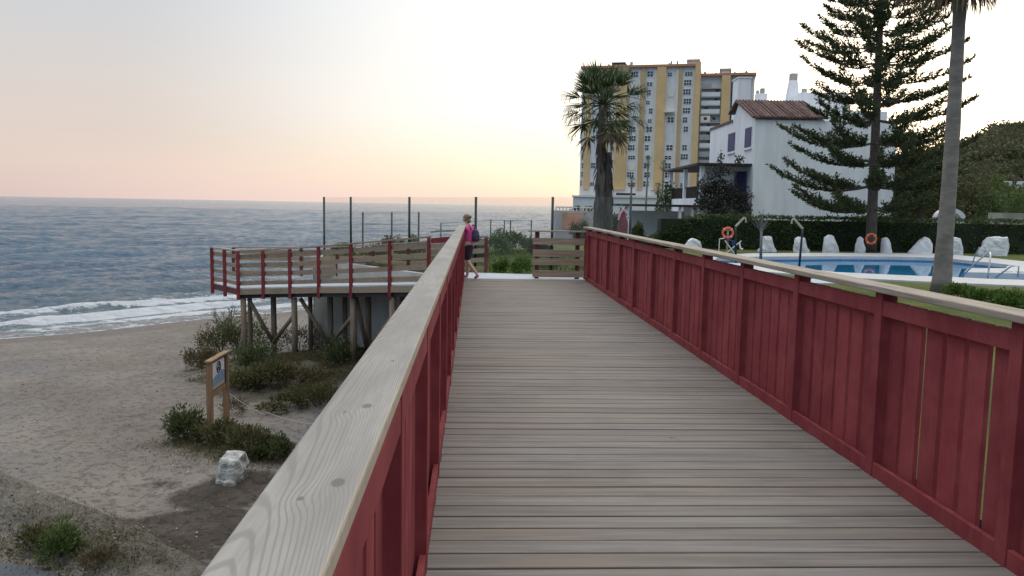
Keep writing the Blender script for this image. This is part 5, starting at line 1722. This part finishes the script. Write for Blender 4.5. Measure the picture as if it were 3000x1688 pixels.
# sea-side terrace with columns
tu0 = FV(2052, 520, 46.5)[0]
MB().boxL(tu0, fu - .003, 46.5, 56.3, -.2, 2.35).build('terrace_base', MAT['white_wall'], ho)
pgz = FV(2120, 482, 46.4)[1]
MB().boxL(tu0 - .25, fu + .0, 46.3, 56.5, pgz - .06, pgz + .07).build('pergola_roof', MAT['dark_trim'], ho)
for vv in (46.75, 51.2, 55.9):
    vs = []
    m = MB()
    m.boxL(tu0 + .02, tu0 + .26, vv - .14, vv + .14, 2.353, pgz - .065)
    m.build('column', MAT['white_wall'], ho, bevel=.02)
MB().boxL(tu0 + .3, fu - .01, 47.3, 47.5, 2.353, pgz - .065).build('terrace_wall', MAT['white_wall'], ho)
dr_ = MB().boxL(FV(2153, 520, 47.2)[0], fu - .04, 47.18, 47.295, 2.4, pgz - .35).build('terrace_door', MAT['blue_paint'], ho)
for q in (.33, .66):
    a = FV(2153, 520, 47.2)[0]; uu = a + (fu - .04 - a) * q
    MB().boxL(uu - .02, uu + .02, 47.15, 47.178, 2.42, pgz - .38).build('slat', MAT['black_paint'], dr_)
for (va, vb) in ((46.9, 51.05), (51.35, 55.8)):
    m = MB()
    for k in range(int((vb - va) / .16)):
        m.boxL(tu0 + .12, tu0 + .15, va + k * .16, va + k * .16 + .05, 2.36, 3.0)
    m.boxL(tu0 + .10, tu0 + .17, va, vb, 3.0, 3.06)
    m.build('balustrade', MAT['dark_trim'], ho)
m = MB()
for k in range(int((fu - tu0 - .4) / .16)):
    m.boxL(tu0 + .3 + k * .16, tu0 + .35 + k * .16, 46.56, 46.6, 2.36, 3.0)
m.boxL(tu0 + .3, fu - .02, 46.55, 46.61, 3.0, 3.06)
m.build('balustrade', MAT['dark_trim'], ho)
# lower sunshade
lu0 = FV(1800, 602, 47)[0]
lz = FV(1900, 602, 47)[1]
ls = thing('sunshade_roof', L((lu0 + tu0) / 2, 48, -.1), 'flat dark sunshade roof on white posts left of the house terrace', 'pergola')
MB().boxL(lu0, tu0 - .01, 46.6, 51, lz - .06, lz + .07).build('roof', MAT['dark_trim'], ls)
for uu in (FV(1836, 640, 47)[0], FV(1990, 640, 47)[0], tu0 - .3):
    MB().boxL(uu - .08, uu + .08, 46.8, 46.96, -.1, lz - .062).build('post', MAT['white_wall'], ls)
MB().boxL(FV(1846, 640, 50.8)[0], tu0 - .02, 50.7, 50.9, -.1, 1.55).build('low_wall', MAT['white_wall'], ls)
MB().boxL(FV(1962, 626, 50.6)[0], FV(2010, 626, 50.6)[0], 50.62, 50.69, .55, 1.1).build('dark_opening', MAT['dark_trim'], ls)
# bougainvillea
g3 = np.random.default_rng(14)
bv = thing('climbing_shrub', L(FV(2110, 640, 45.6)[0], 45.6, -.05), 'sprawling dark bougainvillea with pinkish bracts climbing the house terrace', 'shrub')
P = []; D = []; m = MB()
cl = [(2110, 500, 40, 18), (2085, 540, 42, 30), (2120, 560, 48, 34), (2075, 590, 40, 32), (2120, 615, 50, 30), (2150, 575, 40, 24), (2060, 560, 26, 22), (2175, 600, 30, 24), (2100, 640, 46, 20), (2185, 575, 22, 16), (2050, 600, 20, 22), (2110, 465, 9, 22), (2166, 470, 16, 14), (2180, 625, 26, 22)]
root_p = L(FV(2110, 660, 45.7)[0], 45.7, -.1)
for (px, py, rx, ry) in cl:
    u_, z_ = FV(px, py, 45.9); c = L(u_, 45.9, z_); s = 46 / F
    n = int(rx * ry * .36)
    pp = np.array(c) + rand_dirs(n, g3) * (g3.random((n, 1)) ** .4) * np.array([rx * s, .45, ry * s])
    P.append(pp); D.append(rand_dirs(n, g3))
    m.tube([root_p, root_p.lerp(c, .6) + Vector((0, 0, .2)), c], [.05, .03, .012], 5)
P = np.concatenate(P); D = np.concatenate(D)
leaf_mesh('foliage', P, D, side_of(D, g3), g3.uniform(.10, .2, len(P)), .09, MAT['leaf_vine'], bv)
m.build('stems', MAT['bark'], bv)
bt = L(FV(1985, 630, 56)[0] - 1.0, 57.0, 0)
bush('terrace_shrub', (L(FV(1950, 640, 55)[0], 55, -.1)), (.8, .7, 2.6), 1100, .2, MAT['leaf_hedge'], 'dark upright shrub left of the white terrace columns', 91)

# maroon parasol and white pole by the bridge end
v = 27.0
pu, _ = FV(1824, 690, v)
ps = thing('folded_parasol', L(pu, v, -.05), 'folded maroon parasol with pale top right of the palm trunks', 'parasol')
zt_ = FV(1832, 617, v)[1]; zs2 = FV(1806, 642, v)[1]
w0 = FV(1840, 660, v)[0] - FV(1805, 660, v)[0]
m = MB()
m.lathe([(w0 * .50, .15), (w0 * .54, .5), (w0 * .50, zs2 - .25), (w0 * .36, zs2 - .02), (w0 * .16, zt_ - .12), (.03, zt_ - .02)], (pu, 0, 0), 14)
cc_ = L(pu, v, 0)
m.v = [(x - pu + cc_.x, y + cc_.y, z) for x, y, z in m.v]
m.v = [(x + .03 * math.sin(math.atan2(y - cc_.y, x - cc_.x) * 7) * (1 if z < zt_ - .1 else .2), y, z) for x, y, z in m.v]
m.build('canopy', MAT['maroon_cloth'], ps, smooth=True)
MB().tube([L(pu, v, -.05), L(pu, v, zt_ + .08)], .022, 8).build('pole', MAT['white_plastic'], ps)
m = MB(); m.tube([L(pu - w0 * .45, v - .16, zs2 - .03), L(pu - .12, v - .1, zt_ - .1), L(pu, v - .03, zt_ + .02), L(pu + .13, v - .1, zt_ - .12)], [.03, .045, .05, .03], 7); m.build('pale_top', MAT['pink_light'], ps)
wp_ = thing('white_pole', L(FV(1841, 690, 26.5)[0], 26.5, -.05), 'thin white pole standing right of the folded maroon parasol', 'pole')
MB().tube([L(FV(1841, 690, 26.5)[0], 26.5, -.05), L(FV(1843, 650, 26.5)[0], 26.5, FV(1843, 650, 26.5)[1]), L(FV(1848, 617, 26.5)[0], 26.5, FV(1848, 617, 26.5)[1])], .033, 8).build('shaft', MAT['white_plastic'], wp_, smooth=True)
MB().ball(L(FV(1848, 616, 26.5)[0], 26.5, FV(1848, 616, 26.5)[1]), .045, 8, 6).build('finial', MAT['white_plastic'], wp_)

# ------------------------------------------------------------------ seafront terrace with orange panel
v = 75.0
sw = thing('seafront_terrace', L(FV(1690, 690, v)[0], v, -2), 'grey seafront terrace wall with orange rendered panel and white balustrade at the bridge end', 'wall')
q0, zt_ = FV(1628, 608, v); q1, _ = FV(1748, 608, v); zc_ = FV(1690, 618, v)[1]
MB().boxL(q0, q1, v, v + 6, -4.6, zc_).build('wall', MAT['grey_wall'], sw)
o0, oz1 = FV(1648, 624, v); o1, oz0 = FV(1710, 672, v)
MB().boxL(o0, o1, v - .06, v - .003, oz0, oz1).build('orange_panel', MAT['orange_brick'], sw)
m = MB()
for k in range(12): m.boxL(q0 + k * (q1 - q0) / 12, q0 + k * (q1 - q0) / 12 + .10, v + .05, v + .15, zc_ + .003, zt_ - .02)
m.boxL(q0, q1, v + .03, v + .17, zt_ - .02, zt_ + .10); m.build('balustrade', MAT['cream'], sw)
MB().boxL(q1 - 1.6, q1 + 1, v - .5, v + 2, -4.6, FV(1730, 636, v)[1]).build('wall', MAT['pale_stone'], sw)
for i, (px, py, wp2, hp2, lb) in enumerate(((1722, 640, 16, 26, 'dark shrub on the seafront terrace just left of the leafy fan palm'), (1690, 618, 12, 8, 'small dark plant on top of the seafront terrace wall'))):
    u_, z_ = FV(px, py, v + .5); s = v / F
    bush('terrace_plant', L(u_, v + .4, z_), (wp2 * s, .5, hp2 * s), 500, .22, MAT['leaf_dune'], lb, 95 + i, 'plants on the seafront terrace')
for i, (px, py, hp2, lb) in enumerate(((1600, 668, 22, 'low grey rocks at the waterline left of the orange terrace wall'), )):
    u_, z_ = FV(px, py, 78.0)
    c = L(u_, 78, -4.6)
    boulder('shore_rocks', [(-1.6, -.2), (-1.2, .7), (-.3, 1.5), (.6, 2.2), (1.4, 2.6), (2.2, 1.2), (2.4, -.2)], c, L(1, 0, 0), L(0, 1, 0), 3.0, MAT['pale_stone'], lb, None, 71, 'rocks', .25)

# ------------------------------------------------------------------ tower block
tb = thing('apartment_tower', L(38, 200, -1), 'tall apartment tower with ochre and white vertical stripes, windows and roof chimneys', 'building')
VT = lambda px: 203 - (px - 1700) * (10.0 / 510)
def TU(px, py=400):
    v = VT(px); u, z = FV(px, py, v); return u, v, z
ux0, vx0, _ = TU(1701, 420); ux1, vx1, _ = TU(2209, 300)
fd = Vector((ux1 - ux0, vx1 - vx0, 0)); flen = fd.length; fd.normalize(); fn = Vector((fd.y, -fd.x, 0))
def TP(s, o, z):                                  # along facade, outwards, height
    u = ux0 + fd.x * s + fn.x * o; v = vx0 + fd.y * s + fn.y * o
    return L(u, v, z)
def tbx(s0_, s1_, o0_, o1_, z0_, z1_): return MB().box(s0_, s1_, o0_, o1_, z0_, z1_, TP)
def ts(px, py=400):                               # pixel -> distance along the facade
    v = VT(px); u, z = FV(px, py, v)
    return (u - ux0) * fd.x + (v - vx0) * fd.y
def tz(px, py): return TU(px, py)[2]
ztop = tz(1950, 197); ztop2 = tz(2100, 221); zbase = tz(1900, 600); zpod = tz(1850, 556)
sa = ts(1701, 420); sb_ = ts(2046, 300); sc_ = ts(2209, 300)
tbx(sa, sb_, -14, 0, -3, ztop).build('wall', MAT['facade_white'], tb)
tbx(sb_ + .01, sc_, -14, -1.6, -3, ztop2).build('wall', MAT['facade_white'], tb)
strips = [(1713, 1730, 'ochre', .5), (1762, 1780, 'ochre', .5), (1803, 1837, 'ochre', .9), (1872, 1886, 'ochre_dark', .5), (1920, 1946, 'ochre', .9), (1983, 1993, 'ochre_dark', .5), (2030, 2046, 'ochre', 1.2)]
for a, b_, mt, o in strips:
    tbx(ts(a), ts(b_), .003, o, zpod, ztop + (.0 if a != 2030 else .9)).build('painted_pier', MAT[mt], tb)
for a, b_ in ((1798, 1802.5), (1867, 1871.5), (1912, 1919.5), (1975, 1982.5), (2024, 2029.5), (1751, 1756)):
    tbx(ts(a), ts(b_), .004, .35, zpod, ztop - .6).build('cream_pier', MAT['cream'], tb)
tbx(sa - .3, sb_ + .2, -14.2, .95, ztop - .002, ztop + .55).build('roof_edge', MAT['orange_trim'], tb)
tbx(sb_ + .3, sc_ + .3, -14.2, -.2, ztop2, ztop2 + .55).build('roof_edge', MAT['orange_trim'], tb)
tbx(ts(2108), ts(2133), -1.59, -.2, zpod, ztop2 - .01).build('painted_pier', MAT['ochre'], tb)
tbx(ts(2198), sc_, -1.59, -1.0, zpod, ztop2 - .01).build('painted_pier', MAT['cream'], tb)
# podium
tbx(sa - 1, ts(1960), .5, 3.2, -3, zbase + 1.6).build('podium', MAT['facade_white'], tb)
tbx(sa - 1.3, ts(1962), .45, 3.6, zbase + 1.61, zbase + 2.0).build('podium_roof', MAT['cream'], tb)
tbx(ts(1815), ts(1872), 3.21, 3.35, zbase + 2.2, zbase + 2.7).build('podium_awning', MAT['dark_trim'], tb)
# windows, storey by storey
g3 = np.random.default_rng(19)
nfl = 13; fh = (ztop - zpod - .8) / nfl
nw = 0
for ci, (a, b_) in enumerate(((1702.5, 1711), (1732, 1748), (1781, 1797), (1840, 1865), (1888, 1910), (1949, 1973), (1995, 2022))):
    s0_, s1_ = ts(a), ts(b_)
    for k in range(nfl):
        z0 = zpod + .35 + k * fh
        r = g3.random()
        w_ = s1_ - s0_
        if r < .30:                                     # closed white shutters / glazed-in white panel
            if r < .17: continue
            tbx(s0_ + .25, s1_ - .25, .02, .12, z0, z0 + fh * .55).build('shutter_panel', MAT['cream'], tb)
            continue
        ww = w_ * (.8 if g3.random() < .6 else .5); sx = s0_ + (w_ - ww) * g3.random()
        hh_ = fh * (.60 if g3.random() < .7 else .42)
        wi = tbx(sx, sx + ww, .01, .09, z0 + fh * .2, z0 + fh * .2 + hh_).build('window', MAT['facade_white'], tb)
        nq = 2 if ww < 1.6 else 3
        m = MB()
        for q in range(nq):
            for rr2 in range(2):
                m.box(sx + ww * (q + .12) / nq, sx + ww * (q + .9) / nq, .092, .11, z0 + fh * .2 + hh_ * (.06 + .5 * rr2), z0 + fh * .2 + hh_ * (.46 + .5 * rr2), TP)
        m.build('pane', MAT['pane'], wi)
        nw += 1
# a projecting window balcony and loggias on the right part
tbx(ts(1944), ts(1972), .01, 1.3, tz(1960, 331), tz(1960, 328)).build('balcony', MAT['cream'], tb)
sA, sB = ts(2049), ts(2106)
for k in range(nfl):
    z0 = zpod + k * fh * (ztop2 - zpod) / (ztop - zpod) * .985
    bl = tbx(sA, sB, -1.58, .1, z0, z0 + .25).build('balcony', MAT['grey_wall'], tb)
    white = g3.random()
    h_ = 1.0 if k != 8 else 1.5
    tbx(sA + .1, sB - (.1 if white < .6 else 2.2), .0, .12, z0 + .26, z0 + .26 + h_).build('parapet', MAT['cream'] if k in (8,) else MAT['facade_white'] if white < .5 else MAT['grey_wall'], bl)
    if k == 8:
        for q in (.28, .72): tbx(sA + (sB - sA) * q - .4, sA + (sB - sA) * q + .3, .125, .16, z0 + .75, z0 + 1.4).build('round_opening', MAT['black_paint'], bl, bevel=.2)
    elif g3.random() < .7:
        q = g3.uniform(.1, .8); tbx(sA + (sB - sA) * q, sA + (sB - sA) * (q + .16), -1.57, -1.5, z0 + .3, z0 + fh * .85).build('opening', MAT['pane'], bl)
tbx(ts(2136), ts(2144), -1.59, -1.5, zpod + 2, ztop2 - 1.4).build('window_strip', MAT['pane'], tb)
# roof structures
def roofbox(px0, px1, pt_, name, mat, zb_, o0_=-6, o1_=-2, cap=None):
    s0_, s1_ = ts(px0, 200), ts(px1, 200); zt2 = tz((px0 + px1) / 2, pt_)
    o = tbx(s0_, s1_, o0_, o1_, zb_ + .56, zt2).build(name, MAT[mat], tb)
    if cap: tbx(s0_ - .3, s1_ + .3, o0_ - .3, o1_ + .3, zt2 + .003, zt2 + .5).build('cap', MAT[cap], o)
roofbox(1793, 1826, 185, 'stairhead', 'cream', ztop, cap='dark_trim')
roofbox(2014, 2046, 176, 'stairhead', 'cream', ztop, cap='grey_wall')
roofbox(2112, 2140, 203, 'stairhead', 'facade_white', ztop2, cap='grey_wall')
roofbox(2160, 2190, 215, 'stairhead', 'grey_wall', ztop2, cap='dark_trim')
for px0, px1, pt_, zz in ((1777, 1782, 184, ztop), (1843, 1850, 177, ztop), (1907, 1911, 188, ztop), (1956, 1961, 180, ztop), (1962, 1967, 174, ztop), (1980, 1985, 174, ztop), (2002, 2006, 188, ztop), (1747, 1750, 199, ztop), (2062, 2069, 206, ztop2), (2096, 2101, 208, ztop2), (2151, 2156, 206, ztop2), (2185, 2191, 202, ztop2)):
    roofbox(px0, px1, pt_, 'roof_chimney', 'grey_wall', zz, -3, -2.2)
print('tower windows', nw)

for i, (px, v, wp2, hz_, mt, lb) in enumerate(((1812, 37.0, 26, 1.35, 'leaf_hedge', 'dark green shrub between the palm trunks and the folded maroon parasol'), (1700, 38.0, 34, .8, 'leaf_dune_green', 'grey-green shrub below the orange seafront terrace, left of the palm trunks'), (1870, 36.6, 22, .75, 'leaf_hedge', 'small dark shrub beside the white pole at the left end of the hedge'))):
    u_, _ = FV(px, 680, v)
    bush('backing_shrub', L(u_, v, -.05), (wp2 * v / F, .5, hz_), 1300, .14, MAT[mt], lb, 400 + i, 'shrubs behind the bridge end')
